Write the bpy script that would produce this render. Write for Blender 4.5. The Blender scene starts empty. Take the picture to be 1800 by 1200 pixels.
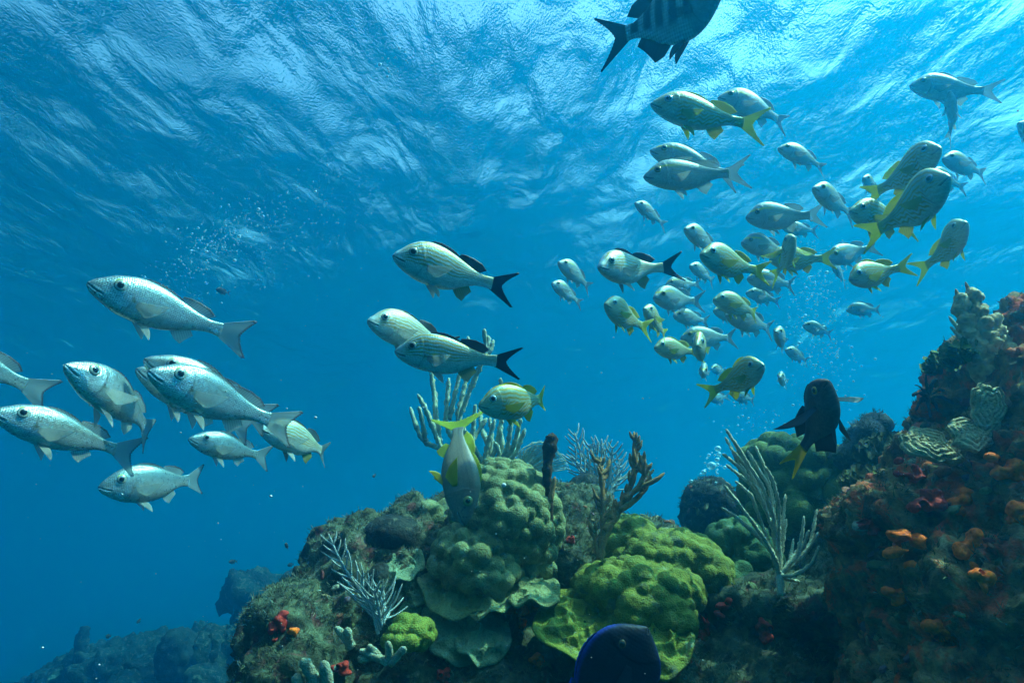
import bpy, bmesh, math, random
import numpy as np
from mathutils import Vector, Matrix
from mathutils.kdtree import KDTree

SC = bpy.context.scene
COL = SC.collection
R = math.radians
rng = np.random.default_rng(11)
random.seed(11)

# ------------------------------------------------------------------ camera
W_PX, H_PX, F_PX = 1800, 1200, 1200.0          # photo pixels, 24 mm lens on 36 mm
CAM = Vector((0.0, 0.0, 0.0))
PITCH = R(18.0)
cd = bpy.data.cameras.new('camera'); cam = bpy.data.objects.new('camera', cd); COL.objects.link(cam)
cd.lens = 24.0; cd.sensor_width = 36.0; cd.clip_start = 0.02; cd.clip_end = 2000
cam.location = CAM; cam.rotation_euler = (R(90) + PITCH, 0, 0)
SC.camera = cam
CR = np.array([1.0, 0, 0]); CF = np.array([0, math.cos(PITCH), math.sin(PITCH)]); CU = np.array([0, -math.sin(PITCH), math.cos(PITCH)])

def ray(px, py):
    d = CF + CR * ((px - 900) / F_PX) + CU * ((600 - py) / F_PX)
    return d / np.linalg.norm(d)

def at(px, py, Y):
    d = ray(px, py)
    return d * (Y / d[1])

# ------------------------------------------------------------------ light
SUN_AZ, SUN_EL = R(84), R(58)               # azimuth clockwise from the view direction
w = bpy.data.worlds.new('World'); SC.world = w; w.use_nodes = True
nt = w.node_tree
sky = nt.nodes.new('ShaderNodeTexSky'); sky.sky_type = 'NISHITA'; sky.sun_disc = False
sky.dust_density = 3.5; sky.ozone_density = 2.0; sky.sun_elevation = SUN_EL; sky.sun_rotation = SUN_AZ
bg = nt.nodes['Background']; bg.inputs['Strength'].default_value = 0.15
nt.links.new(sky.outputs[0], bg.inputs['Color'])
sl = bpy.data.lights.new('sun', 'SUN'); sl.energy = 5.0; sl.angle = R(0.5); sl.color = (1.0, 0.96, 0.88)
so = bpy.data.objects.new('sun', sl); COL.objects.link(so)
to_sun = Vector((math.cos(SUN_EL) * math.sin(SUN_AZ), math.cos(SUN_EL) * math.cos(SUN_AZ), math.sin(SUN_EL)))
so.rotation_euler = to_sun.to_track_quat('Z', 'Y').to_euler(); so.location = to_sun * 60

vs = SC.view_settings
vs.view_transform = 'Standard'; vs.look = 'None'; vs.gamma = 1.0; vs.use_curve_mapping = False
vs.exposure = 1.45
cy = SC.cycles
cy.max_bounces = 8; cy.diffuse_bounces = 3; cy.glossy_bounces = 3; cy.transmission_bounces = 4
cy.transparent_max_bounces = 16; cy.volume_bounces = 4
cy.use_denoising = True
cy.sample_clamp_indirect = 6.0

# ------------------------------------------------------------------ helpers
def new_mat(name):
    m = bpy.data.materials.new(name); m.use_nodes = True
    nt = m.node_tree
    b = nt.nodes['Principled BSDF']
    return m, nt, b

def N(nt, typ, **kw):
    n = nt.nodes.new(typ)
    for k, v in kw.items():
        if k in n.inputs: n.inputs[k].default_value = v
        else: setattr(n, k, v)
    return n

def L(nt, a, b): nt.links.new(a, b)

def mixc(nt, fac, a, b, blend='MIX'):
    n = nt.nodes.new('ShaderNodeMix'); n.data_type = 'RGBA'; n.blend_type = blend
    for s, v in ((n.inputs[0], fac), (n.inputs[6], a), (n.inputs[7], b)):
        if isinstance(v, bpy.types.NodeSocket): L(nt, v, s)
        elif isinstance(v, (int, float)): s.default_value = v
        else: s.default_value = (*v, 1.0) if len(v) == 3 else v
    return n.outputs[2]

def ramp(nt, val, stops):
    n = nt.nodes.new('ShaderNodeValToRGB')
    cr = n.color_ramp
    while len(cr.elements) < len(stops): cr.elements.new(0.5)
    for e, (p, c) in zip(cr.elements, stops):
        e.position = p
        e.color = (c, c, c, 1) if isinstance(c, (int, float)) else (*c, 1)
    L(nt, val, n.inputs[0])
    return n.outputs[0]

def mesh_obj(name, verts, faces, mat, parent=None, cols=None, rest=None, smooth=True, fattr=None):
    me = bpy.data.meshes.new(name)
    verts = np.asarray(verts, dtype=np.float32)
    if isinstance(faces, np.ndarray):
        k = faces.shape[1]; nf = len(faces)
        me.vertices.add(len(verts)); me.vertices.foreach_set('co', verts.ravel())
        me.loops.add(nf * k); me.loops.foreach_set('vertex_index', faces.astype(np.int32).ravel())
        me.polygons.add(nf)
        me.polygons.foreach_set('loop_start', np.arange(0, nf * k, k, dtype=np.int32))
        me.update(calc_edges=True)
    else:
        me.from_pydata(verts.tolist(), [], faces)
    me.polygons.foreach_set('use_smooth', np.full(len(me.polygons), smooth))
    if cols is not None:
        c = np.ones((len(verts), 4), np.float32); c[:, :3] = np.clip(cols, 0, 1)
        a = me.attributes.new('Col', 'FLOAT_COLOR', 'POINT'); a.data.foreach_set('color', c.ravel())
    if rest is not None:
        a = me.attributes.new('rest', 'FLOAT_VECTOR', 'POINT'); a.data.foreach_set('vector', np.asarray(rest, np.float32).ravel())
    me.validate(); me.update()
    if mat is not None: me.materials.append(mat)
    o = bpy.data.objects.new(name, me); COL.objects.link(o)
    if parent is not None: o.parent = parent
    return o

def tag(o, label=None, cat=None, group=None, kind=None):
    for k, v in (('label', label), ('category', cat), ('group', group), ('kind', kind)):
        if v: o[k] = v
    return o

def empty(name, loc):
    o = bpy.data.objects.new(name, None); COL.objects.link(o)
    o.location = loc; o.empty_display_size = 0.05
    return o

def join(parts):
    """list of (verts, faces) -> one (verts, faces)"""
    V, Fs, n = [], [], 0
    for v, f in parts:
        V.append(np.asarray(v)); Fs += [tuple(i + n for i in q) for q in f]; n += len(v)
    return np.concatenate(V), Fs

def smooth01(x, a, b):
    t = np.clip((x - a) / (b - a), 0, 1)
    return t * t * (3 - 2 * t)

def _hash(ix, iy, iz, seed):
    h = (ix.astype(np.int64) * 374761393 + iy.astype(np.int64) * 668265263 + iz.astype(np.int64) * 1274126177 + seed * 974711) & 0xffffffff
    h = ((h ^ (h >> 13)) * 1103515245) & 0xffffffff
    h = ((h ^ (h >> 16)) * 69069 + 12345) & 0xffffffff
    return ((h ^ (h >> 15)) & 0xffff) / 65535.0

def vnoise(p, seed=0):
    f = np.floor(p); i = f.astype(np.int64); t = p - f; t = t * t * t * (t * (t * 6 - 15) + 10)
    out = 0
    for dx in (0, 1):
        for dy in (0, 1):
            for dz in (0, 1):
                wgt = (t[:, 0] if dx else 1 - t[:, 0]) * (t[:, 1] if dy else 1 - t[:, 1]) * (t[:, 2] if dz else 1 - t[:, 2])
                out = out + wgt * _hash(i[:, 0] + dx, i[:, 1] + dy, i[:, 2] + dz, seed)
    return out * 2 - 1

def fbm(p, octs=4, seed=0, ridged=False):
    a, s, tot = 1.0, 0, 0
    for k in range(octs):
        n = vnoise(p * (2 ** k) + k * 17.3, seed + k)
        if ridged: n = 1 - 2 * np.abs(n)
        s = s + a * n; tot += a; a *= 0.5
    return s / tot

# ------------------------------------------------------------------ water surface
H_S = 4.2
def build_water():
    n = 760
    u = np.linspace(-1, 1, n)
    gx = 90 * np.sinh(4.2 * u) / np.sinh(4.2)
    gy = gx + 9.0
    X, Y = np.meshgrid(gx, gy)
    Z = np.zeros_like(X)
    r2 = np.random.default_rng(5)
    dist = np.hypot(X, Y - 6)
    for lam, slope, cnt in ((5.5, .085, 5), (2.6, .085, 7), (1.3, .085, 9), (.65, .065, 10), (.36, .03, 10)):
        for _ in range(cnt):
            l = lam * r2.uniform(.75, 1.3); a = R(r2.normal(WAVE_DIR, 38)); k = 2 * math.pi / l
            amp = slope / k / math.sqrt(cnt) * 1.41
            ph = (X * math.sin(a) + Y * math.cos(a)) * k + r2.uniform(0, 6.28)
            fade = np.clip(1.6 - dist * .045 / l * .8, 0, 1)          # the grid cannot carry short waves far out
            s = np.sin(ph)
            Z += amp * fade * (s + .25 * np.cos(2 * ph))
    V = np.stack([X.ravel(), Y.ravel(), Z.ravel() + H_S], 1)
    idx = np.arange(n * n).reshape(n, n)
    Fq = np.stack([idx[:-1, :-1].ravel(), idx[:-1, 1:].ravel(), idx[1:, 1:].ravel(), idx[1:, :-1].ravel()], 1)
    m, nt, b = new_mat('water_surface'); nt.nodes.remove(b)
    out = nt.nodes['Material Output']
    geo = N(nt, 'ShaderNodeTexCoord')
    mp = N(nt, 'ShaderNodeMapping'); mp.inputs['Scale'].default_value = (1.0, .42, 1.0); mp.inputs['Rotation'].default_value = (0, 0, R(-12))
    L(nt, geo.outputs['Object'], mp.inputs['Vector'])
    n1 = N(nt, 'ShaderNodeTexNoise', Scale=2.0, Detail=3.0, Roughness=.5, Distortion=.4); L(nt, mp.outputs[0], n1.inputs['Vector'])
    nf = N(nt, 'ShaderNodeTexNoise', Scale=80.0, Detail=1.0, Roughness=.5); L(nt, mp.outputs[0], nf.inputs['Vector'])
    bf_ = N(nt, 'ShaderNodeBump', Strength=1.0, Distance=.0085); L(nt, nf.outputs['Fac'], bf_.inputs['Height'])
    bmp = N(nt, 'ShaderNodeBump', Strength=1.0, Distance=.15); L(nt, n1.outputs['Fac'], bmp.inputs['Height']); L(nt, bf_.outputs[0], bmp.inputs['Normal'])
    fr = N(nt, 'ShaderNodeFresnel', IOR=1.333); L(nt, bmp.outputs[0], fr.inputs['Normal'])
    tr = N(nt, 'ShaderNodeBsdfTransparent'); tr.inputs['Color'].default_value = (1, 1, 1, 1)
    gl = N(nt, 'ShaderNodeBsdfGlossy', Roughness=.12); gl.inputs['Color'].default_value = (1, 1, 1, 1); L(nt, bmp.outputs[0], gl.inputs['Normal'])
    mx = N(nt, 'ShaderNodeMixShader'); L(nt, fr.outputs[0], mx.inputs[0]); L(nt, tr.outputs[0], mx.inputs[1]); L(nt, gl.outputs[0], mx.inputs[2])
    L(nt, mx.outputs[0], out.inputs['Surface'])
    o = mesh_obj('water_surface', V, Fq, m)
    tag(o, kind='structure')
WAVE_DIR = 75
build_water()

# ------------------------------------------------------------------ seabed and the water itself
def build_seabed():
    n = 220
    u = np.linspace(-1, 1, n); g = 400 * np.sinh(4 * u) / np.sinh(4)
    X, Y = np.meshgrid(g, g + 8)
    P = np.stack([X.ravel() * .12, Y.ravel() * .12, np.zeros(n * n)], 1)
    Z = -11 + 1.3 * fbm(P, 5, 3)
    V = np.stack([X.ravel(), Y.ravel(), Z], 1)
    idx = np.arange(n * n).reshape(n, n)
    Fq = np.stack([idx[:-1, :-1].ravel(), idx[:-1, 1:].ravel(), idx[1:, 1:].ravel(), idx[1:, :-1].ravel()], 1)
    m, nt, b = new_mat('seabed')
    tc = N(nt, 'ShaderNodeTexCoord'); no = N(nt, 'ShaderNodeTexNoise', Scale=.5, Detail=8.0); L(nt, tc.outputs['Object'], no.inputs['Vector'])
    L(nt, ramp(nt, no.outputs['Fac'], [(.35, (.012, .016, .014)), (.65, (.05, .05, .04))]), b.inputs['Base Color'])
    b.inputs['Roughness'].default_value = 1
    tag(mesh_obj('seabed', V, Fq, m), kind='structure')
build_seabed()

def build_haze():
    x0, x1, y0, y1, z0, z1 = -410, 410, -410, 420, -14.5, H_S + .9
    V = [(x, y, z) for x in (x0, x1) for y in (y0, y1) for z in (z0, z1)]
    Fs = [(0, 1, 3, 2), (4, 6, 7, 5), (0, 4, 5, 1), (2, 3, 7, 6), (0, 2, 6, 4), (1, 5, 7, 3)]
    m = bpy.data.materials.new('sea_water_haze'); m.use_nodes = True; nt = m.node_tree
    nt.nodes.remove(nt.nodes['Principled BSDF'])
    pv = N(nt, 'ShaderNodeVolumePrincipled')
    pv.inputs['Color'].default_value = HAZE_COL
    pv.inputs['Absorption Color'].default_value = HAZE_ABS
    pv.inputs['Density'].default_value = HAZE_D
    pv.inputs['Anisotropy'].default_value = HAZE_G
    L(nt, pv.outputs[0], nt.nodes['Material Output'].inputs['Volume'])
    o = mesh_obj('haze', V, Fs, m, smooth=False); tag(o, kind='stuff')
HAZE_COL = (.003, .176, .320, 1); HAZE_ABS = (.10, .785, .91, 1); HAZE_D = .25; HAZE_G = .88
build_haze()
# ================================================================== REEF
def bump_chain(nt, b, vec, layers):
    """layers: list of (node output height, distance)"""
    prev = None
    for hgt, dist, st in layers:
        n = N(nt, 'ShaderNodeBump', Strength=st, Distance=dist); L(nt, hgt, n.inputs['Height'])
        if prev is not None: L(nt, prev, n.inputs['Normal'])
        prev = n.outputs[0]
    L(nt, prev, b.inputs['Normal'])

def rock_mat(name, base, turf, patch, patch_amt=.5, scale=1.0, pale=(.26, .27, .20), plo=.56):
    m, nt, b = new_mat(name)
    tc = N(nt, 'ShaderNodeTexCoord'); v = tc.outputs['Object']
    def noise(sc, det=6, dist=0.0, ro=.6):
        n = N(nt, 'ShaderNodeTexNoise', Scale=sc * scale, Detail=det, Roughness=ro, Distortion=dist); L(nt, v, n.inputs['Vector']); return n.outputs['Fac']
    n1, n2, n3, n4 = noise(7), noise(22, 8), noise(60, 6, .5, .7), noise(11, 5, 1.2)
    c = mixc(nt, ramp(nt, n2, [(.38, 0.0), (.62, 1.0)]), base, turf)
    c = mixc(nt, ramp(nt, n4, [(plo, 0.0), (plo + .09, patch_amt)]), c, patch)
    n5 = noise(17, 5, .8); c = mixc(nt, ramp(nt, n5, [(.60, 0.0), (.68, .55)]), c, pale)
    n6 = noise(13, 5, 1.0); c = mixc(nt, ramp(nt, n6, [(.63, 0.0), (.70, .7)]), c, (.035, .05, .012))
    c = mixc(nt, .8, c, ramp(nt, n3, [(.30, .35), (.70, 1.25)]), 'MULTIPLY')
    L(nt, c, b.inputs['Base Color']); b.inputs['Roughness'].default_value = .95
    b.inputs['Specular IOR Level'].default_value = .2
    bump_chain(nt, b, v, [(n2, .03, .8), (n3, .012, .9)])
    return m

def coral_mat(name, c1, c2, pol=230.0, vein=None):
    m, nt, b = new_mat(name)
    tc = N(nt, 'ShaderNodeTexCoord'); v = tc.outputs['Object']
    vo = N(nt, 'ShaderNodeTexVoronoi', Scale=pol, Randomness=.8); L(nt, v, vo.inputs['Vector'])
    n1 = N(nt, 'ShaderNodeTexNoise', Scale=9.0, Detail=6.0); L(nt, v, n1.inputs['Vector'])
    n2 = N(nt, 'ShaderNodeTexNoise', Scale=48.0, Detail=5.0, Roughness=.65); L(nt, v, n2.inputs['Vector'])
    c = mixc(nt, ramp(nt, n1.outputs['Fac'], [(.35, 0.0), (.65, 1.0)]), c1, c2)
    c = mixc(nt, .75, c, ramp(nt, vo.outputs['Distance'], [(.15, .60), (.55, 1.1)]), 'MULTIPLY')
    c = mixc(nt, .6, c, ramp(nt, n2.outputs['Fac'], [(.3, .55), (.7, 1.15)]), 'MULTIPLY')
    if pol in (200, 180):
        n3 = N(nt, 'ShaderNodeTexNoise', Scale=15.0, Detail=8.0, Roughness=.65, Distortion=.8); L(nt, v, n3.inputs['Vector'])
        c = mixc(nt, ramp(nt, n3.outputs['Fac'], [(.59, 0.0), (.65, .75)]), c, (.055, .052, .032))
        n4 = N(nt, 'ShaderNodeTexNoise', Scale=24.0, Detail=6.0, Roughness=.6); L(nt, v, n4.inputs['Vector'])
        c = mixc(nt, ramp(nt, n4.outputs['Fac'], [(.62, 0.0), (.70, .5)]), c, (.24, .25, .18))
    L(nt, c, b.inputs['Base Color']); b.inputs['Roughness'].default_value = .85; b.inputs['Specular IOR Level'].default_value = .25
    bump_chain(nt, b, v, [(n2.outputs['Fac'], .010, .5), (vo.outputs['Distance'], .004, .5)])
    return m

def branch_mat(name, c1, c2, pol=330.0):
    return coral_mat(name, c1, c2, pol)

def blob_mesh(blobs, voxel, smooth=4):
    """union of ellipsoids (centre, radii[, tilt]) as one remeshed surface -> verts, quads"""
    bm = bmesh.new()
    for bl in blobs:
        c, r = bl[0], bl[1]; rot = bl[2] if len(bl) > 2 else 0.0
        M = Matrix.Translation(Vector(c)) @ Matrix.Rotation(rot, 4, 'Y') @ Matrix.Diagonal((*r, 1.0))
        bmesh.ops.create_icosphere(bm, subdivisions=4, radius=1.0, matrix=M)
    me = bpy.data.meshes.new('tmp'); bm.to_mesh(me); bm.free()
    o = bpy.data.objects.new('tmp', me); COL.objects.link(o)
    md = o.modifiers.new('r', 'REMESH'); md.mode = 'VOXEL'; md.voxel_size = voxel
    if smooth:
        ms = o.modifiers.new('s', 'SMOOTH'); ms.factor = .5; ms.iterations = smooth
    dg = bpy.context.evaluated_depsgraph_get(); ev = o.evaluated_get(dg); m2 = ev.to_mesh()
    V = np.empty(len(m2.vertices) * 3, np.float32); m2.vertices.foreach_get('co', V); V = V.reshape(-1, 3).astype(float)
    Fq = [tuple(p.vertices) for p in m2.polygons]
    ev.to_mesh_clear(); bpy.data.objects.remove(o); bpy.data.meshes.remove(me)
    return V, Fq

def normals(V, Fq):
    Q = np.array([f if len(f) == 4 else (f[0], f[1], f[2], f[2]) for f in Fq])
    n = np.cross(V[Q[:, 2]] - V[Q[:, 0]], V[Q[:, 3]] - V[Q[:, 1]])
    out = np.zeros_like(V)
    for k in range(4): np.add.at(out, Q[:, k], n)
    return out / (np.linalg.norm(out, axis=1, keepdims=True) + 1e-12)

def knobs(V, Fq, r, amp, seed=0, power=.5, jitter=.35, mask=None):
    """domes over a surface: Poisson-spread centres, each raising a hemisphere"""
    g = np.random.default_rng(seed); order = g.permutation(len(V))
    cell = {}; C = []
    for i in order:
        p = V[i]; key = tuple(np.floor(p / r).astype(int)); ok = True
        for dx in (-1, 0, 1):
            for dy in (-1, 0, 1):
                for dz in (-1, 0, 1):
                    for j in cell.get((key[0] + dx, key[1] + dy, key[2] + dz), ()):
                        if ((C[j] - p) ** 2).sum() < (r * .95) ** 2: ok = False
        if ok: cell.setdefault(key, []).append(len(C)); C.append(p)
    kd = KDTree(len(C))
    for j, p in enumerate(C): kd.insert(p, j)
    kd.balance()
    sz = 1 + jitter * g.uniform(-1, 1, len(C))
    nn = normals(V, Fq); hgt = np.zeros(len(V))
    for i, p in enumerate(V):
        for (_, j, d) in kd.find_n(p, 3):
            q = 1 - (d / (r * .66 * sz[j])) ** 2
            if q > 0: hgt[i] = max(hgt[i], sz[j] * q ** power)
    if mask is not None: hgt *= mask(V)
    return V + nn * (hgt * amp)[:, None]

def pxr(px, Y): return px * Y / F_PX

def B(px, py, Y, rx, ry, rd, rot=0.0):
    c = at(px, py, Y)
    return (c, (pxr(rx, Y), rd, pxr(ry, Y)), R(rot))

def BF(px, py, Y, rx, ry, rd, rot=0.0): return B(px, py, Y * 1.5, rx, ry, rd * 1.5, rot)

SURF = []          # (verts, faces, weight) for the turf
def rock(name, blobs, mat, voxel=.016, amp=.06, freq=6.0, seed=0, kind='structure', label=None, cat=None, turf=1.0, group=None, origin=None):
    V, Fq = blob_mesh(blobs, voxel)
    nn = normals(V, Fq)
    d = amp * fbm(V * freq, 5, seed) + amp * .55 * fbm(V * freq * 2.7 + 9, 4, seed + 5, ridged=True) + amp * .25 * fbm(V * freq * 8, 3, seed + 9)
    V = V + nn * d[:, None]
    org = np.zeros(3) if kind == 'structure' else np.array(blobs[0][0])
    o = mesh_obj(name, V - org, Fq, mat); o.location = org
    if kind == 'structure': tag(o, kind='structure')
    else: tag(o, label, cat, group)
    if turf: SURF.append((V, Fq, turf))
    return o

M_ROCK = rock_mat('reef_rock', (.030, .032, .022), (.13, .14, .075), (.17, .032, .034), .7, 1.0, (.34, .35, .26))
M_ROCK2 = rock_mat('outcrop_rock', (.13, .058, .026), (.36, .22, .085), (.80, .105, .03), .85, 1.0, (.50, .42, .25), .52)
M_FAR = rock_mat('ridge_rock', (.006, .008, .007), (.03, .034, .026), (.14, .15, .12), .9, 1.3, (.22, .23, .18))
M_DARK = rock_mat('dark_boulder', (.012, .014, .014), (.035, .040, .032), (.05, .03, .03), .4)
M_GREYR = rock_mat('grey_boulder', (.05, .055, .055), (.13, .14, .12), (.09, .07, .10), .5)

rock('reef', [
    B(560, 1270, 2.15, 105, 235, .40), B(500, 1200, 2.3, 55, 130, .3), B(640, 1130, 2.3, 95, 200, .40), B(600, 980, 2.45, 40, 60, .2), B(720, 1090, 2.35, 110, 180, .40), B(850, 1060, 2.5, 150, 190, .45),
    B(1000, 1080, 2.5, 130, 205, .45), B(1120, 1190, 2.5, 190, 240, .45), B(1300, 1210, 2.45, 190, 220, .5), B(1430, 1120, 2.6, 170, 240, .5),
    B(1400, 1000, 2.7, 110, 130, .35), B(900, 1350, 2.15, 450, 210, .42), B(1300, 1370, 2.1, 330, 230, .42), B(1500, 1120, 2.2, 120, 130, .4), B(1010, 960, 2.35, 60, 90, .2),
    B(1330, 1060, 2.1, 130, 42, .22), B(1440, 1080, 2.0, 110, 45, .2), B(670, 985, 2.2, 60, 55, .14), B(520, 1100, 2.05, 60, 70, .2), B(1510, 860, 2.9, 60, 70, .3),
], M_ROCK, .016, .050, 6.5, 1)
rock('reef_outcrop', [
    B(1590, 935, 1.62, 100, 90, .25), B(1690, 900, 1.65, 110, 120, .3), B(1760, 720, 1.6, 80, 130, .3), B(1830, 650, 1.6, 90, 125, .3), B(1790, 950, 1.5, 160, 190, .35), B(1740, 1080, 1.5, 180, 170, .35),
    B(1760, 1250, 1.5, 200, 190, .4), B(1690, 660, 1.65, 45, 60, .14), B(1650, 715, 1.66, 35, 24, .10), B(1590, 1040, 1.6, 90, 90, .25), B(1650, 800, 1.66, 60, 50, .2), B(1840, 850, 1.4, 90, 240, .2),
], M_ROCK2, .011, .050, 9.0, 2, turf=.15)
rock('reef_ridge', [
    BF(140, 1290, 6.6, 95, 120, .9), BF(240, 1275, 6.4, 100, 130, .9), BF(330, 1260, 6.2, 80, 120, .8), BF(400, 1265, 6.0, 80, 140, .8), BF(452, 1210, 6.0, 55, 100, .7), BF(80, 1320, 7.0, 60, 110, .9),
    BF(436, 1110, 6.2, 24, 90, .22), BF(452, 1040, 6.2, 37, 20, .28), BF(425, 1046, 6.2, 20, 22, .2), BF(462, 1150, 5.9, 40, 60, .4), BF(180, 1170, 6.4, 36, 34, .3), BF(245, 1150, 6.3, 30, 26, .25), BF(320, 1330, 5.6, 240, 110, .8),
], M_FAR, .042, .22, 2.4, 3, turf=0)
def boulder(name, blobs, mat, voxel, amp, fr, seed, label, cat, **k): return rock(name, blobs, mat, voxel, amp, fr, seed, 'thing', label, cat, turf=k.pop('turf', 0), **k)
boulder('dome_coral', [BF(312, 1150, 5.4, 27, 42, .22)], M_DARK, .03, .05, 5, 4, 'dark smooth coral dome standing on the distant ridge', 'coral')
boulder('dome_coral', [BF(366, 1148, 5.6, 30, 40, .24)], M_FAR, .03, .05, 5, 5, 'broad pale rimmed coral dome behind the dark one on the distant ridge', 'coral')
boulder('dome_coral', [BF(362, 1196, 5.0, 28, 24, .2)], M_FAR, .03, .05, 5, 6, 'low coral dome at the bottom of the distant ridge', 'coral')
boulder('tube_sponge', [BF(144, 1128, 6.2, 10, 26, .055), BF(143, 1150, 6.2, 9, 20, .05)], M_FAR, .03, .05, 8, 7, 'upright tube sponge on the distant ridge', 'sponge')
boulder('dome_coral', [BF(530, 1032, 4.2, 32, 34, .2)], M_FAR, .03, .05, 6, 8, 'flat topped coral head seen beyond the reef slope edge', 'coral')
boulder('coral_boulder', [B(1245, 893, 2.9, 44, 50, .14), B(1285, 905, 2.95, 40, 36, .14), B(1225, 912, 2.9, 26, 30, .12)], M_DARK, .012, .022, 9, 9, 'big dark rounded boulder in the gap between the green coral and the pale sea rod', 'boulder', turf=.25)
boulder('coral_boulder', [B(1030, 862, 2.75, 30, 30, .10), B(1010, 872, 2.75, 20, 22, .09)], M_DARK, .010, .016, 10, 10, 'small dark boulder behind the brown branching coral', 'boulder')
boulder('grey_rock', [B(1540, 748, 2.2, 20, 24, .06), B(1520, 775, 2.2, 26, 34, .09), B(1500, 805, 2.25, 40, 28, .10)], M_GREYR, .010, .012, 14, 11, 'knobbly grey rock lump rising beside the dark yellow tailed fish', 'rock', turf=.3)
boulder('barrel_sponge', [B(690, 945, 2.12, 52, 38, .10), B(720, 962, 2.15, 38, 34, .1)], M_DARK, .012, .008, 10, 12, 'dark smooth brown sponge mound on top of the reef slope', 'sponge')
boulder('barrel_sponge', [B(668, 1018, 2.0, 22, 26, .05)], M_DARK, .008, .004, 12, 13, 'small dark dome sponge beneath a pale coral lip', 'sponge')

# ---- massive corals
M_STAR = coral_mat('star_coral', (.12, .125, .045), (.215, .22, .09), 200)
M_MUST = coral_mat('mustard_coral', (.11, .120, .008), (.165, .17, .016), 200)
M_PALEC = coral_mat('sheet_coral', (.13, .17, .085), (.19, .23, .13), 180)
M_YEL = coral_mat('yellow_coral', (.12, .145, .012), (.19, .20, .025), 220)
M_GLOBE = coral_mat('lobed_coral', (.085, .115, .022), (.125, .165, .040), 200)
M_DKGRN = coral_mat('dark_lobed_coral', (.035, .075, .022), (.05, .11, .035), 200)

def massive(name, blobs, mat, voxel, r, amp, seed, label, power=.5, amp2=.012, fr=9, cat='coral', r2=None):
    V, Fq = blob_mesh(blobs, voxel, 6)
    V = V + normals(V, Fq) * (amp2 * fbm(V * fr, 3, seed))[:, None]
    V = knobs(V, Fq, r, amp, seed, power)
    if r2: V = knobs(V, Fq, r2, amp * r2 / r * .4, seed + 3, power)
    V = V + normals(V, Fq) * (.0022 * fbm(V * 70, 3, seed + 7))[:, None]
    org = np.array(blobs[0][0])
    o = mesh_obj(name, V - org, Fq, mat); o.location = org
    return tag(o, label, cat)

massive('boulder_star_coral', [B(890, 920, 2.10, 88, 98, .20), B(840, 985, 2.06, 74, 60, .19), B(930, 965, 2.12, 44, 78, .16), B(880, 850, 2.2, 46, 36, .14), B(800, 1000, 2.02, 40, 30, .12), B(860, 1010, 2.0, 50, 34, .14)],
        M_STAR, .0065, .036, .019, 21, 'large brownish green coral mound covered in round knobs, lipped plate at its foot', .6)
massive('lobed_star_coral', [B(740, 905, 2.35, 36, 20, .10), B(775, 912, 2.3, 28, 24, .10), B(712, 915, 2.35, 20, 16, .08)], M_STAR, .010, .045, .022, 22,
        'low knobby coral ridge behind the snout of the diving snapper')
massive('mustard_hill_coral', [B(1110, 965, 2.17, 48, 52, .14, 0), B(1170, 985, 2.08, 84, 44, .16), B(1120, 1040, 1.98, 106, 50, .15), B(1215, 1010, 2.08, 62, 36, .14), B(1140, 1072, 1.9, 76, 40, .10), B(1170, 1092, 1.88, 44, 30, .08)],
        M_MUST, .0065, .038, .014, 23, 'bright mustard green coral sheet of rounded bumps in the middle of the reef', .6, r2=.021)
def plate(parent_name, px, py, Y, rx, rz, tilt, rot, mat, seed, r=.034, amp=.012, th=.016):
    'a thin spreading shelf of living coral with a wavy rim, part of the colony it grows from'
    g = np.random.default_rng(seed); c = at(px, py, Y); nu, nv = 150, 40
    u = np.linspace(0, 2 * math.pi, nu, endpoint=False); v = np.linspace(.03, 1, nv); U, Vv = np.meshgrid(u, v, indexing='ij')
    rim = 1 + .06 * np.sin(2 * U + g.uniform(0, 6)) + .035 * np.sin(5 * U + g.uniform(0, 6)) + .015 * np.sin(9 * U + g.uniform(0, 6))
    x = np.cos(U) * Vv * rim * pxr(rx, Y); y = np.sin(U) * Vv * rim * rz
    z = -.022 * Vv ** 2 + .010 * Vv ** 2 * np.sin(3 * U + seed) + .006 * Vv ** 2 * np.sin(7 * U + 2 * seed)
    tk = th * np.sqrt(np.clip(1 - Vv ** 6, 0, 1)) + .002
    top = np.stack([x, y, z + tk * .4], -1).reshape(-1, 3); bot = np.stack([x * .98, y * .98, z - tk * .6], -1).reshape(-1, 3)
    i = np.arange(nu * nv).reshape(nu, nv); j = np.roll(i, -1, 0); o_ = nu * nv
    ft = np.stack([i[:, :-1], j[:, :-1], j[:, 1:], i[:, 1:]], -1).reshape(-1, 4)[:, ::-1]
    ft = ft[:, ::-1]
    tv = knobs(top, [tuple(q) for q in ft.tolist()], r, amp, seed, .6, mask=lambda V_: smooth01(Vv.reshape(-1), .98, .8))
    tv = tv + np.array([0, 0, 1.0]) * (.003 * fbm(tv * 50, 3, seed))[:, None]
    f = np.concatenate([ft, ft[:, ::-1] + o_, np.stack([i[:, -1], i[:, -1] + o_, j[:, -1] + o_, j[:, -1]], -1)[:, ::-1]])
    V = np.concatenate([tv, bot]); Mr = np.array(Matrix.Rotation(R(rot), 3, 'Y') @ Matrix.Rotation(R(tilt), 3, 'X'))
    V = V @ Mr.T
    par = bpy.data.objects[parent_name]
    mesh_obj('plate_lip', V + c - np.array(par.location), f, mat, par)
plate('boulder_star_coral', 815, 1012, 1.98, 72, .16, 32, 4, M_STAR, 61)
plate('boulder_star_coral', 850, 1030, 1.93, 48, .11, 30, -6, M_STAR, 62)
plate('boulder_star_coral', 932, 1024, 1.93, 50, .12, 16, -3, M_STAR, 63, .03, .008)
plate('mustard_hill_coral', 1030, 1085, 1.84, 86, .15, 30, 12, M_MUST, 64, .04, .02)
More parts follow.
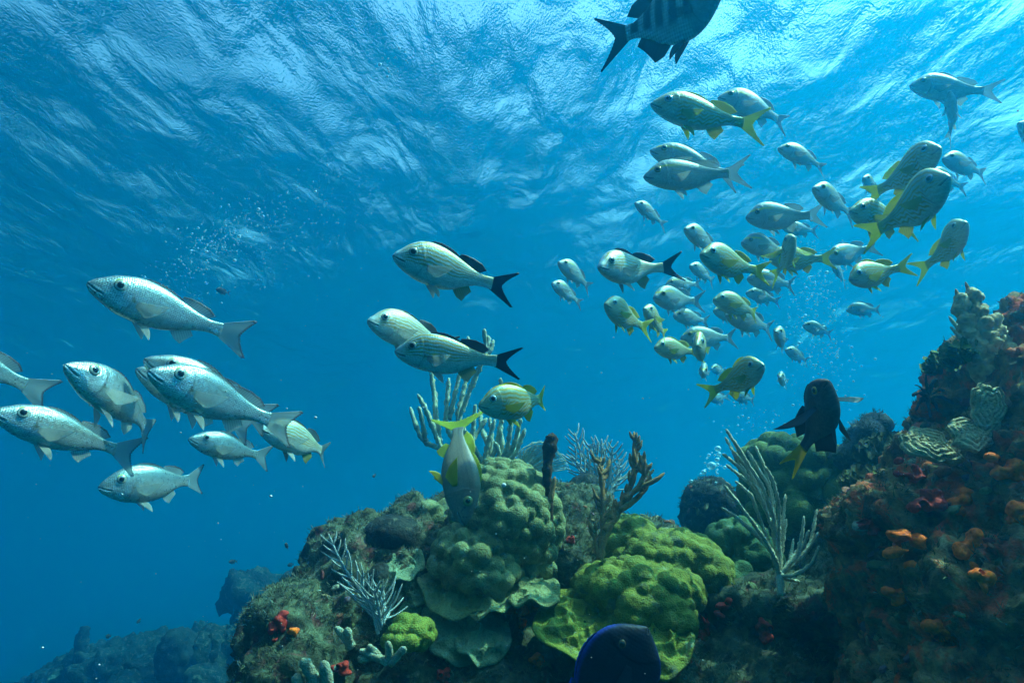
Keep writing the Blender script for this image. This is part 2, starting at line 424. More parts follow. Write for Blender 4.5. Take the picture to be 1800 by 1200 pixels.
plate('mustard_hill_coral', 1150, 1105, 1.80, 62, .13, 36, -4, M_MUST, 65, .04, .02)
def sheet(label, plates, mat, seed):
    root = empty('sheet_coral', at(*plates[0][:3])); tag(root, label, 'coral')
    for k, (px, py, Y, rx, rz, tilt, rot) in enumerate(plates): plate(root.name, px, py, Y, rx, rz, tilt, rot, mat, seed + k, .045, .010, .014)
sheet('pale green smooth sheet coral beneath the lipped edge of the knobby mound', [(812, 1088, 1.92, 66, .12, 52, 10), (850, 1108, 1.88, 44, .09, 44, 4)], M_PALEC, 70)
sheet('pale coral lip curving over the small dark dome sponge', [(694, 986, 2.0, 44, .10, 30, -16), (712, 1012, 1.97, 26, .09, 62, -30), (716, 1058, 1.95, 26, .11, 66, 12)], M_PALEC, 75)
massive('yellow_coral', [B(725, 1112, 1.82, 34, 20, .05, 6), B(712, 1124, 1.8, 30, 9, .05)], M_YEL, .0055, .026, .012, 26, 'small bright yellow green lumpy coral low on the reef slope')
massive('lobed_coral', [B(1400, 850, 2.45, 74, 66, .18), B(1360, 815, 2.5, 42, 34, .14), B(1450, 870, 2.4, 56, 52, .15), B(1400, 910, 2.4, 66, 40, .14)], M_GLOBE, .0095, .062, .042, 27,
        'green lobed coral mound below the dark yellow tailed fish', .6)
massive('dark_lobed_coral', [B(1300, 950, 2.2, 46, 32, .10), B(1325, 985, 2.15, 36, 26, .08), B(1275, 968, 2.2, 24, 24, .08), B(1290, 1012, 2.1, 40, 14, .06)], M_DKGRN, .008, .036, .022, 28,
        'dark green small lobed coral at the foot of the pale sea rod', .6)

# ---- tubes
def tube(pts, r0, r1, seg=10, step=.012, wob=.12, seed=0, cap=True, bumpy=0.0, rad=None):
    P = np.array(pts, float)
    s = np.concatenate([[0], np.cumsum(np.linalg.norm(np.diff(P, axis=0), axis=1))])
    n = max(6, int(s[-1] / step)); u = np.linspace(0, s[-1], n)
    Q = np.stack([np.interp(u, s, P[:, k]) for k in range(3)], 1)
    for _ in range(max(1, n // 10)): Q[1:-1] = (Q[:-2] + 2 * Q[1:-1] + Q[2:]) / 4
    T = np.gradient(Q, axis=0); T /= np.linalg.norm(T, axis=1, keepdims=True) + 1e-12
    ref = np.array([.13, 1.0, .21]); A = np.cross(T, ref); A /= np.linalg.norm(A, axis=1, keepdims=True) + 1e-12; Bn = np.cross(T, A)
    tt = u / s[-1]
    rr = (r0 + (r1 - r0) * tt) if rad is None else np.interp(tt, rad[0], rad[1])
    g = np.random.default_rng(seed)
    nz = 1 + wob * vnoise(np.stack([u * 60, np.full(n, seed * 3.1), 0 * u], 1), seed)
    rr = rr * nz
    rr[-1] *= .45; rr[-2] *= .85
    an = np.linspace(0, 2 * math.pi, seg, endpoint=False)
    R_ = rr[:, None] * (1 + bumpy * g.uniform(-1, 1, (n, seg)))
    V = Q[:, None] + A[:, None] * (np.cos(an)[None, :, None] * R_[:, :, None]) + Bn[:, None] * (np.sin(an)[None, :, None] * R_[:, :, None])
    V = np.concatenate([V.reshape(-1, 3), [Q[0], Q[-1] + T[-1] * rr[-1] * .6]])
    i = np.arange(n * seg).reshape(n, seg)
    Fq = np.stack([i[:-1], np.roll(i[:-1], -1, 1), np.roll(i[1:], -1, 1), i[1:]], -1).reshape(-1, 4).tolist()
    Fq = [tuple(f) for f in Fq] + [(n * seg, (k + 1) % seg, k) for k in range(seg)] + [(n * seg + 1, (n - 1) * seg + k, (n - 1) * seg + (k + 1) % seg) for k in range(seg)]
    return V, Fq

def path(zp, org, sc, Y, dy=0.0, bow=.0, seed=0):
    """photo pixels (zoomed crop) -> 3-D path at depth Y; dy leans the tip in depth"""
    g = np.random.default_rng(seed); n = len(zp)
    return [at(org[0] + x / sc, org[1] + y / sc, Y + dy * (k / (n - 1)) + bow * math.sin(math.pi * k / max(1, n - 1))) for k, (x, y) in enumerate(zp)]

def colony(name, label, cat, base, polys, mat, r0, r1, Y, org, sc, spread=.12, seed=0, bumpy=.10, extra=None, part='branch'):
    g = np.random.default_rng(seed)
    b0 = at(org[0] + base[0] / sc, org[1] + base[1] / sc, Y)
    root = empty(name, b0); tag(root, label, cat)
    v, f = tube([b0 + np.array([0, 0, -.05]), b0, b0 + np.array([0, 0, .03])], r0 * 2.2, r0 * 1.2, 12, .008)
    mesh_obj('holdfast', v - b0, f, mat, root)
    for k, pl in enumerate(polys):
        dy0 = g.uniform(-1, 1) * spread
        pts = path(pl, org, sc, Y, dy0, seed=k)
        v, f = tube(pts, r0, r1, 9, max(.0045, r0 * .6), .2, seed * 50 + k, bumpy=bumpy)
        mesh_obj(part, v - b0, f, mat, root)
    return root, b0

M_ROD = branch_mat('sea_rod_green', (.28, .33, .23), (.42, .47, .33))
M_PALEROD = branch_mat('sea_rod_pale', (.36, .35, .23), (.48, .46, .32))
M_PLUME = branch_mat('sea_plume_lilac', (.30, .33, .31), (.42, .45, .42))
M_TAN = branch_mat('fire_coral_tan', (.24, .12, .04), (.36, .20, .07))
M_BRN = rock_mat('rope_sponge_brown', (.05, .025, .012), (.12, .06, .02), (.06, .05, .03), .5, 3.0)

O3, Z3 = (680, 560), 3.159
b3 = (540, 900)
colony('tall_sea_rod', 'tall thick green sea rod of upright fingers rising behind the coral mound', 'sea rod', b3, [
    [b3, (400, 840), (300, 700), (270, 560), (262, 420), (245, 285)], [(290, 640), (275, 540), (268, 400)],
    [b3, (420, 860), (300, 720), (255, 600), (215, 500), (170, 418)], [(300, 720), (220, 690), (180, 640), (150, 560), (130, 492)], [(215, 680), (200, 590), (178, 488)],
    [b3, (430, 780), (340, 620), (325, 560), (345, 330)], [b3, (470, 720), (390, 540), (420, 420), (445, 320), (450, 100)],
    [b3, (480, 720), (400, 560), (460, 400), (500, 310)], [(345, 560), (368, 470), (405, 300)], [(470, 380), (520, 260), (548, 160), (540, 58)], [(535, 200), (572, 160), (562, 95)], [(540, 210), (580, 170), (592, 118)],
    [b3, (530, 840), (560, 700), (600, 560)], [b3, (560, 830), (585, 650), (572, 550)], [b3, (545, 830), (515, 770), (480, 700)],
    [b3, (620, 800), (640, 700), (630, 605)], [b3, (640, 800), (700, 720), (745, 555)], [b3, (650, 820), (720, 740), (768, 610)], [b3, (630, 800), (670, 720), (692, 560)],
    [b3, (455, 850), (465, 740), (492, 478)], [b3, (430, 800), (470, 680), (556, 552)], [b3, (600, 820), (626, 745), (600, 685)], [b3, (610, 700), (640, 560), (632, 330)], [(560, 690), (530, 620), (515, 500)], [(700, 760), (730, 700), (728, 610)],
], M_ROD, pxr(5.0, 2.7), pxr(3.8, 2.7), 2.7, O3, Z3, .10, 1, .30)

O5, Z5 = (1160, 640), 2.6075
b5 = (548, 965)
colony('pale_sea_rod', 'pale grey sea rod with long straight slanting fingers in front of green coral', 'sea rod', b5, [
    [b5, (520, 760), (460, 600), (380, 420), (303, 298)], [(500, 690), (430, 540), (350, 460), (288, 410)], [(500, 690), (430, 560), (304, 460)], [b5, (520, 700), (470, 560), (335, 345)],
    [b5, (530, 760), (500, 560), (400, 395)], [b5, (535, 790), (515, 600), (480, 470), (438, 376)], [b5, (545, 800), (548, 650), (520, 530), (480, 468)],
    [b5, (535, 900), (480, 800), (400, 690), (296, 555)], [(520, 860), (440, 780), (350, 700), (280, 655)], [b5, (560, 780), (575, 595)], [b5, (555, 880), (572, 760), (580, 708)],
    [b5, (600, 970), (650, 950), (700, 910), (732, 832)], [b5, (630, 880), (652, 780), (660, 695)], [b5, (610, 920), (690, 820), (720, 665)], [(640, 900), (700, 820), (727, 770)], [b5, (590, 910), (640, 842)],
    [b5, (590, 985), (640, 995)], [b5, (590, 930), (602, 870), (612, 800)], [(620, 890), (660, 830), (682, 760)], [b5, (470, 740), (420, 600), (345, 535)], [(520, 700), (420, 500), (320, 380)], [(470, 640), (390, 500), (300, 335)],
], M_PALEROD, pxr(3.5, 1.85), pxr(2.6, 1.85), 1.85, O5, Z5, .10, 2, .36)

O2, Z2 = (440, 840), 3.3333
def plume(name, label, stems, Y, org, sc, rb, blen, gap, mat, seed, both=True, ang=38, twig='branchlet'):
    g = np.random.default_rng(seed); b0 = at(org[0] + stems[0][0][0] / sc, org[1] + stems[0][0][1] / sc, Y)
    root = empty(name, b0); tag(root, label, 'sea plume'); root.location = b0
    for k, st in enumerate(stems):
        pts = np.array(path(st, org, sc, Y, g.uniform(-.06, .06)))
        v, f = tube(pts, rb * 1.5, rb * .9, 8, .008, .12, seed + k, bumpy=.1)
        stem_o = mesh_obj('stem', v - b0, f, mat, root)
        s = np.concatenate([[0], np.cumsum(np.linalg.norm(np.diff(pts, axis=0), axis=1))])
        tw = []
        for d in np.arange(s[-1] * .22, s[-1] * .97, gap):
            p = np.array([np.interp(d, s, pts[:, q]) for q in range(3)]); p2 = np.array([np.interp(min(d + .02, s[-1]), s, pts[:, q]) for q in range(3)])
            t = p2 - p; t /= np.linalg.norm(t) + 1e-9
            if np.linalg.norm(t) < .5: continue
            sd = np.cross(t, [0, 1, 0]); sd /= np.linalg.norm(sd)
            for sg in ((1, -1) if both else (1,)):
                a = R(ang + g.uniform(-8, 8)); ln = blen * g.uniform(.6, 1.15) * (1 - .55 * (d / s[-1]) ** 2)
                dr = t * math.cos(a) + sd * sg * math.sin(a) + np.array([0, g.uniform(-.25, .25), .12])
                e = p + dr * ln; mdp = p + dr * ln * .5 + (sd * sg) * ln * .06
                tw.append(tube([p, mdp, e + t * ln * .12], rb * .85, rb * .6, 6, .008, .15, int(d * 1e4), bumpy=.12))
        if tw:
            v, f = join(tw); o = mesh_obj(twig + 's', v - b0, f, mat, stem_o)
            o['label'] = 'comb of thin side branches'
    return root
plume('lilac_sea_plume', 'pale lilac feathery sea plume leaning out over the reef slope',
      [[(750, 912), (718, 780), (668, 690), (610, 610), (560, 540), (500, 430), (458, 325)], [(760, 890), (735, 780), (715, 700), (718, 640)], [(770, 870), (750, 740), (728, 650)], [(780, 860), (785, 750), (780, 648)], [(770, 850), (810, 800), (826, 738)], [(760, 860), (690, 720), (655, 620), (660, 538)]],
      1.8, O2, Z2, .0031, .068, .023, M_PLUME, 3)
O4, Z4 = (820, 760), 2.728
plume('pale_sea_plume', 'hazy pale feathery sea plume standing behind the brown branching coral',
      [[(640, 300), (590, 180), (545, 90), (518, 0)], [(650, 300), (620, 170), (600, 90), (592, 55)], [(660, 300), (650, 160), (648, 30)], [(670, 300), (690, 190), (700, 70)], [(680, 300), (720, 220), (735, 130)], [(640, 290), (560, 190), (500, 110)], [(690, 300), (725, 250), (742, 190)]],
      3.1, O4, Z4, .0050, .10, .032, M_PLUME, 4)

def stubby(name, label, mains, Y, r0, r1, mat, seed, n_side, side_len, cat='coral'):
    g = np.random.default_rng(seed); b0 = at(O4[0] + mains[0][0][0] / Z4, O4[1] + mains[0][0][1] / Z4, Y)
    root = empty(name, b0); tag(root, label, cat)
    for k, st in enumerate(mains):
        pts = np.array(path(st, O4, Z4, Y, g.uniform(-.05, .05)))
        parts = [tube(pts, r0 * (1 if k == 0 else .75), r1, 10, .007, .22, seed + k, bumpy=.12)]
        s = np.concatenate([[0], np.cumsum(np.linalg.norm(np.diff(pts, axis=0), axis=1))])
        for q in range(int(n_side * s[-1] / .3)):
            d = g.uniform(.35, 1.0) * s[-1]; p = np.array([np.interp(d, s, pts[:, c]) for c in range(3)]); p2 = np.array([np.interp(max(0, d - .03), s, pts[:, c]) for c in range(3)])
            t = (p - p2) / (np.linalg.norm(p - p2) + 1e-9); a = g.uniform(0, 6.28)
            sd = np.array([math.cos(a), .7 * math.sin(a), .15]); ln = side_len * g.uniform(.5, 1.2)
            parts.append(tube([p, p + (sd * .8 + t * .4) * ln * .6, p + (sd * .75 + t * .9) * ln], r1 * .95, r1 * .5, 7, .006, .2, q, bumpy=.1))
        v, f = join(parts); mesh_obj('branch', v - b0, f, mat, root)
    return root
stubby('branching_fire_coral', 'orange brown branching coral with many stubby tips beside the mustard coral',
       [[(640, 610), (655, 500), (720, 390), (770, 300), (800, 220), (812, 130), (806, 30)], [(645, 600), (655, 450), (655, 300), (648, 210), (642, 130)], [(640, 600), (622, 540), (612, 465)], [(740, 370), (800, 330), (850, 280), (885, 215)], [(760, 320), (830, 260), (862, 180), (840, 120)], [(660, 470), (720, 410), (735, 340)]],
       1.92, pxr(7, 1.92), pxr(4.6, 1.92), M_TAN, 31, 20, .036)
def rope():
    Y = 1.98; pts = path([(405, 440), (396, 300), (385, 190), (398, 90), (412, 5)], O4, Z4, Y); b0 = pts[0]
    root = empty('rope_sponge', b0); tag(root, 'dark brown shaggy upright rope sponge, thicker towards its top', 'sponge')
    v, f = tube(pts, 0, 0, 14, .006, .25, 5, bumpy=.14, rad=([0, .3, .55, .75, .9, 1], [pxr(5, Y), pxr(6, Y), pxr(8.5, Y), pxr(11, Y), pxr(12, Y), pxr(7, Y)])); mesh_obj('stalk', v - b0, f, M_BRN, root)
    p2 = path([(402, 330), (415, 270), (424, 212)], O4, Z4, Y - .02); v, f = tube(p2, pxr(5, Y), pxr(3.5, Y), 9, .006, .2, 6, bumpy=.1); mesh_obj('side_shoot', v - b0, f, M_TAN, root)
rope()

# ---- sea fan: net of fine branches in a fan plane
def sea_fan():
    Y = 2.62; g = np.random.default_rng(8); c = at(905, 842, Y); b0 = c
    root = empty('sea_fan', b0); tag(root, 'fine meshed pale green sea fan on the back of the coral mound', 'sea fan')
    parts = []
    W, H = pxr(52, Y), pxr(66, Y)
    for k in range(46):
        a = R(-68 + 136 * k / 45); ln = H * (1 - .14 * abs(math.sin(a)) + g.uniform(-.05, .05))
        p = [c + np.array([math.sin(a * (.4 + .6 * q)) * ln * q * .95 + .10 * q, .05 * math.sin(a) * q + .004 * g.normal(), math.cos(a) * ln * q]) for q in np.linspace(0, 1, 7)]
        parts.append(tube(p, .0032, .0012, 5, .012, .2, k))
    for q in np.linspace(.12, 1, 26):
        p = []
        for k in range(46):
            a = R(-68 + 136 * k / 45); ln = H * (1 - .14 * abs(math.sin(a)))
            p.append(c + np.array([math.sin(a * (.4 + .6 * q)) * ln * q * .95 + .10 * q, .05 * math.sin(a) * q + .003 * g.normal(), math.cos(a) * ln * q + .006 * g.normal()]))
        parts.append(tube(p, .0013, .0013, 4, .012, .2, int(q * 100)))
    v, f = join(parts); mesh_obj('fan_mesh', v - b0, f, M_ROD, root)
    v, f = tube([c + np.array([0, 0, -.06]), c, c + np.array([0, 0, .04])], .012, .006, 8); mesh_obj('stalk', v - b0, f, M_ROD, root)
sea_fan()

# ---- finger corals low on the left
M_FING = coral_mat('finger_coral', (.26, .24, .15), (.36, .34, .24), 260)
def finger(name, label, fingers, Y, r, seed):
    b0 = at(*fingers[0][0], Y); root = empty(name, b0); tag(root, label, 'coral')
    for k, fg in enumerate(fingers):
        v, f = tube([at(x, y, Y - .02 * q) for q, (x, y) in enumerate(fg)], pxr(r, Y), pxr(r * .8, Y), 18, .005, .1, seed + k, bumpy=.13)
        mesh_obj('finger', v - b0, f, M_FING, root)
finger('finger_coral', 'pair of thick knobby pale coral fingers at the bottom edge of the slope', [[(560, 1225), (548, 1185), (532, 1158)], [(572, 1225), (574, 1190), (568, 1162)], [(530, 1225), (524, 1200), (520, 1188)]], 1.62, 11, 41)
finger('finger_coral', 'short pale coral finger lying on the dark rock beside the lilac plume foot', [[(618, 1136), (604, 1116), (590, 1102)], [(615, 1135), (612, 1118), (610, 1104)]], 1.72, 7.5, 44)
finger('finger_coral', 'low branching row of small pale coral knobs below the yellow coral', [[(680, 1162), (650, 1150), (632, 1142)], [(668, 1155), (652, 1140), (648, 1134)], [(684, 1160), (684, 1140), (681, 1128)], [(686, 1166), (702, 1148), (712, 1138)], [(655, 1152), (640, 1158), (630, 1156)]], 1.68, 6.5, 47)

# ---- encrusting orange and red sponges
M_ORNG = coral_mat('orange_sponge', (.80, .085, .003), (.95, .17, .008), 120)
M_RED = coral_mat('red_sponge', (.30, .012, .008), (.45, .03, .016), 120)
KD_ = []
def sponge(px, py, Y, rx, ry, mat, label, seed, holes=3, rd=.018):
    g = np.random.default_rng(seed); c = at(px, py, Y)
    bl = []
    for k in range(10):
        a = g.uniform(0, 6.28); q_ = g.uniform(.15, .85); bl.append((c + np.array([pxr(rx, Y) * q_ * math.cos(a), g.uniform(-.006, .006), pxr(ry, Y) * q_ * math.sin(a)]), (pxr(rx, Y) * g.uniform(.18, .42), rd * g.uniform(.5, 1.0), pxr(ry, Y) * g.uniform(.18, .42)), g.uniform(-.6, .6)))
    V, Fq = blob_mesh(bl, max(.0035, pxr(min(rx, ry), Y) * .09), 3)
    V = V + normals(V, Fq) * (.006 * fbm(V * 40, 3, seed))[:, None]
    for k in range(holes):
        h = np.array([c[0] + pxr(rx, Y) * g.uniform(-.55, .55), 0, c[2] + pxr(ry, Y) * g.uniform(-.55, .55)]); rr = pxr(min(rx, ry), Y) * g.uniform(.14, .24)
        d = np.hypot(V[:, 0] - h[0], V[:, 2] - h[2]); fr = V[:, 1] < c[1] + .004
        V[:, 1] += fr * (rd * 1.5) * np.exp(-(d / rr) ** 4) - fr * .004 * np.exp(-((d - rr * 1.5) / (rr * .5)) ** 2)
    o = mesh_obj('encrusting_sponge', V - c, Fq, mat); o.location = c; tag(o, label, 'sponge')
SPONGES = []      # placed against the rock in the finishing part
# ---- ruffled lettuce corals on the outcrop
M_LETT = coral_mat('lettuce_coral', (.34, .24, .11), (.50, .39, .21), 200)
def lettuce(label, px, py, Y, rx, ry, tilt, rot, seed, rings=5):
    g = np.random.default_rng(seed); c = at(px, py, Y); nu, nv = 120, 44
    u = np.linspace(0, 2 * math.pi, nu, endpoint=False); v = np.linspace(.02, 1, nv)
    U, Vv = np.meshgrid(u, v, indexing='ij')
    rim = 1 + .10 * np.sin(3 * U + g.uniform(0, 6)) + .06 * np.sin(7 * U + g.uniform(0, 6)) + .04 * np.sin(13 * U)
    wob = .10 * np.sin(2 * U + seed) + .05 * np.sin(5 * U)
    x = np.cos(U) * Vv * rim; z = np.sin(U) * Vv * rim
    ridge = np.abs(np.sin((Vv + wob) * math.pi * rings)) ** .8 * 1.3 * (.35 + .65 * Vv)
    y = -.16 * ridge + .40 * Vv ** 2 + .08 * np.sin(4 * U) * Vv ** 2
    sx, sz = pxr(rx, Y), pxr(ry, Y); sy = (sx + sz) / 2
    top = np.stack([x * sx, y * sy * .55, z * sz], -1).reshape(-1, 3); bot = top + np.array([0, .010, 0]) + np.array([0, .02, 0]) * (1 - Vv.reshape(-1, 1))
    Vt = np.concatenate([top, bot]); i = np.arange(nu * nv).reshape(nu, nv); j = np.roll(i, -1, 0); o_ = nu * nv
    f = np.concatenate([np.stack([i[:, :-1], i[:, 1:], j[:, 1:], j[:, :-1]], -1).reshape(-1, 4), np.stack([j[:, :-1], j[:, 1:], i[:, 1:], i[:, :-1]], -1).reshape(-1, 4) + o_, np.stack([i[:, -1], i[:, -1] + o_, j[:, -1] + o_, j[:, -1]], -1)])
    Mr = Matrix.Rotation(R(rot), 3, 'Y') @ Matrix.Rotation(R(tilt), 3, 'X')
    Vt = Vt @ np.array(Mr).T
    o = mesh_obj('lettuce_coral', Vt, f, M_LETT); o.location = c; tag(o, label, 'coral')
lettuce('cream ruffled plate coral jutting from the outcrop above the pale topped rock', 1640, 778, 1.40, 52, 34, -24, 14, 1, 4)
lettuce('cream ruffled plate coral beside the jutting one, under an upright tan flap', 1712, 758, 1.34, 40, 32, -20, -8, 2, 4)
lettuce('upright tan ribbed coral flap on the outcrop face', 1742, 716, 1.33, 30, 46, 8, 10, 3, 4)

# ---- shaggy finger at the top of the outcrop
M_SHAG = coral_mat('shaggy_coral', (.36, .24, .11), (.52, .42, .24), 90)
def shaggy():
    Y = 1.45; b0 = at(1752, 665, Y); root = empty('shaggy_finger_coral', b0); tag(root, 'tall tan finger coral with knobby surface on top of the outcrop', 'coral')
    P = lambda q: [at(x, y, Y) for x, y in q]
    for k, (q, r0, r1) in enumerate((([(1755, 670), (1735, 610), (1716, 550), (1704, 512)], 26, 9), ([(1735, 660), (1712, 600), (1694, 550), (1688, 525)], 17, 7), ([(1775, 650), (1760, 600), (1735, 555)], 22, 10))):
        v, f = tube(P(q), pxr(r0, Y), pxr(r1, Y), 22, .006, .12, 70 + k, bumpy=.12)
        v = knobs(v, f, .016, .011, 70 + k, .6); mesh_obj('finger', v - b0, f, M_SHAG, root)
    for k, q in enumerate(([(1704, 515), (1700, 504), (1697, 496)], [(1686, 530), (1683, 520), (1680, 508)])):
        v, f = tube(P(q), pxr(4, Y), pxr(3, Y), 8, .004, .1, 80 + k); mesh_obj('tip', v - b0, f, M_TAN, root)
shaggy()
def rod_small(label, base, polys, Y, seed):
    colony('small_sea_rod', label, 'sea rod', base, polys, M_ROD, pxr(4.2, Y), pxr(3.2, Y), Y, (0, 0), 1.0, .03, seed)
rod_small('small green sea rod with four fingers left of the tall finger coral', (1708, 606), [[(1708, 606), (1690, 585), (1668, 556)], [(1708, 608), (1690, 596), (1671, 574)], [(1710, 600), (1700, 580), (1684, 553)], [(1705, 600), (1700, 585), (1697, 573)]], 1.55, 5)
rod_small('lone green sea rod spike on the skyline of the outcrop', (1776, 552), [[(1778, 556), (1773, 540), (1766, 524)], [(1760, 560), (1757, 552), (1755, 548)]], 1.6, 6)

# ---- leafy brown algae clump between coral and outcrop
M_LEAF = coral_mat('leafy_algae', (.05, .055, .010), (.12, .10, .018), 60)
def leafy(label, px, py, Y, rx, ry, n, size, seed, mat):
    g = np.random.default_rng(seed); c = at(px, py, Y); V, Fq = [], []
    for k in range(n):
        a, q = g.uniform(0, 6.28), math.sqrt(g.uniform()); p = np.array([pxr(rx, Y) * q * math.cos(a), g.uniform(-.08, .06), pxr(ry, Y) * q * math.sin(a)])
        nrm = np.array([g.normal() * .6, -1 + g.normal() * .4, .7 + g.normal() * .5]); nrm /= np.linalg.norm(nrm); t1 = np.cross(nrm, [0, 0, 1.0]); t1 /= np.linalg.norm(t1); t2 = np.cross(nrm, t1)
        s = size * g.uniform(.5, 1.2); n0 = len(V); V.append(p - nrm * s * .3)
        for m_ in range(8):
            w_ = m_ / 8 * 6.283; V.append(p + t1 * math.cos(w_) * s * .6 + t2 * math.sin(w_) * s + nrm * s * .15 * math.cos(2 * w_ + k))
        Fq += [(n0, n0 + 1 + m_, n0 + 1 + (m_ + 1) % 8) for m_ in range(8)]
    o = mesh_obj('leafy_algae', np.array(V), Fq, mat); o.location = c; tag(o, label, 'algae')
leafy('dark brown clump of round leafy algae between grey rock and outcrop', 1560, 800, 2.05, 46, 34, 420, .020, 1, M_LEAF)
leafy('olive leafy algae hanging below the brown clump', 1535, 840, 2.0, 50, 22, 260, .020, 2, M_LEAF)
leafy('ragged yellow green algae blades on the outcrop shoulder', 1668, 632, 1.5, 30, 12, 150, .018, 3, M_GLOBE)
leafy('pale yellow disc shaped algae at the outcrop edge', 1556, 828, 1.75, 6, 5, 5, .014, 4, M_YEL)

# ---- small patterned fish-like crinoid: black feather star clinging to the ledge
def feather_star():
    Y = 1.6; c = at(1632, 700, Y); root = empty('feather_star', c); tag(root, 'small black feather star clinging to the ledge tip of the outcrop', 'feather star')
    g = np.random.default_rng(4)
    for k in range(9):
        a = R(60 + 40 * k); ln = pxr(g.uniform(22, 40), Y); d = np.array([math.cos(a), g.uniform(-.5, .2), math.sin(a)])
        p = [c + d * ln * q + np.array([0, 0, .012 * math.sin(q * 3)]) for q in np.linspace(0, 1, 6)]
        v, f = tube(p, .0055, .003, 7, .004, .5, k, bumpy=.35); mesh_obj('arm', v - c, f, M_DARK, root)
feather_star()
# ================================================================== FISH
def body_mat(name, metallic, rough, scale_n, bump):
    m, nt, b = new_mat(name)
    at_ = N(nt, 'ShaderNodeAttribute', attribute_name='Col'); rs = N(nt, 'ShaderNodeAttribute', attribute_name='rest')
    mp = N(nt, 'ShaderNodeMapping'); mp.inputs['Scale'].default_value = (scale_n * .8, 0, scale_n); L(nt, rs.outputs['Vector'], mp.inputs['Vector'])
    vo = N(nt, 'ShaderNodeTexVoronoi', Scale=1.0, Randomness=.35); L(nt, mp.outputs[0], vo.inputs['Vector'])
    no = N(nt, 'ShaderNodeTexNoise', Scale=9.0, Detail=4.0); L(nt, rs.outputs['Vector'], no.inputs['Vector'])
    edge = ramp(nt, vo.outputs['Distance'], [(.3, 1.04), (.8, .82)])
    c = mixc(nt, 1.0, at_.outputs['Color'], edge, 'MULTIPLY')
    sep = N(nt, 'ShaderNodeSeparateColor'); L(nt, vo.outputs['Color'], sep.inputs[0])
    c = mixc(nt, 1.0, c, ramp(nt, sep.outputs[0], [(0.0, .80), (1.0, 1.12)]), 'MULTIPLY')
    c = mixc(nt, .25, c, ramp(nt, no.outputs['Fac'], [(.25, .7), (.75, 1.0)]), 'MULTIPLY')
    L(nt, c, b.inputs['Base Color'])
    b.inputs['Metallic'].default_value = metallic; b.inputs['Roughness'].default_value = rough
    n2 = N(nt, 'ShaderNodeTexNoise', Scale=30.0, Detail=2.0); L(nt, rs.outputs['Vector'], n2.inputs['Vector'])
    L(nt, ramp(nt, n2.outputs['Fac'], [(.3, rough - .03), (.7, rough + .03)]), b.inputs['Roughness'])
    bm_ = N(nt, 'ShaderNodeBump', Strength=bump, Distance=.004); bm_.invert = True
    L(nt, vo.outputs['Distance'], bm_.inputs['Height']); L(nt, bm_.outputs[0], b.inputs['Normal'])
    return m

def fin_mat(name, clear):
    m, nt, b = new_mat(name)
    at_ = N(nt, 'ShaderNodeAttribute', attribute_name='Col')
    L(nt, at_.outputs['Color'], b.inputs['Base Color']); b.inputs['Roughness'].default_value = .5
    tl = N(nt, 'ShaderNodeBsdfTranslucent'); L(nt, at_.outputs['Color'], tl.inputs['Color'])
    m1 = N(nt, 'ShaderNodeMixShader'); m1.inputs[0].default_value = .5; L(nt, b.outputs[0], m1.inputs[1]); L(nt, tl.outputs[0], m1.inputs[2])
    tp = N(nt, 'ShaderNodeBsdfTransparent'); m2 = N(nt, 'ShaderNodeMixShader'); m2.inputs[0].default_value = clear
    L(nt, m1.outputs[0], m2.inputs[1]); L(nt, tp.outputs[0], m2.inputs[2]); L(nt, m2.outputs[0], nt.nodes['Material Output'].inputs['Surface'])
    return m

def plain_mat(name, col, rough=.5, metallic=0.0):
    m, nt, b = new_mat(name)
    no = N(nt, 'ShaderNodeTexNoise', Scale=60.0, Detail=3.0)
    L(nt, mixc(nt, no.outputs['Fac'], [x * .8 for x in col], [min(1, x * 1.15) for x in col]), b.inputs['Base Color'])
    b.inputs['Roughness'].default_value = rough; b.inputs['Metallic'].default_value = metallic
    return m

M_SILVER = body_mat('silver_scales', .70, .29, 80, .28)
M_GRUNT = body_mat('grunt_scales', .25, .40, 80, .25)
M_DULL = body_mat('dark_scales', .0, .6, 46, .15)
M_DULL.node_tree.nodes['Principled BSDF'].inputs['Specular IOR Level'].default_value = .15
M_SCHOOL = body_mat('bronze_scales', .0, .55, 90, .08)
M_FIN = fin_mat('fin_membrane', .38); M_FINT = fin_mat('opaque_fin_membrane', .06); M_FINP = fin_mat('clear_fin_membrane', .62)
M_PUPIL = plain_mat('pupil_black', (.004, .004, .005), .08)
M_IRIS = {k: plain_mat('iris_' + k, c, .2, .3) for k, c in
          (('silver', (.32, .35, .30)), ('amber', (.55, .30, .05)), ('blue', (.26, .42, .48)), ('dark', (.09, .075, .04)), ('gold', (.30, .26, .09)))}
M_LID = plain_mat('eye_rim_yellow', (.55, .60, .02), .4)

def crom(pts, x):
    p = np.array(pts, float); xs, ys = p[:, 0], p[:, 1]
    d = np.gradient(ys, xs)
    i = np.clip(np.searchsorted(xs, x) - 1, 0, len(xs) - 2)
    h = xs[i + 1] - xs[i]; t = (x - xs[i]) / h
    return (2*t**3-3*t**2+1)*ys[i] + (t**3-2*t**2+t)*h*d[i] + (-2*t**3+3*t**2)*ys[i+1] + (t**3-t**2)*h*d[i+1]

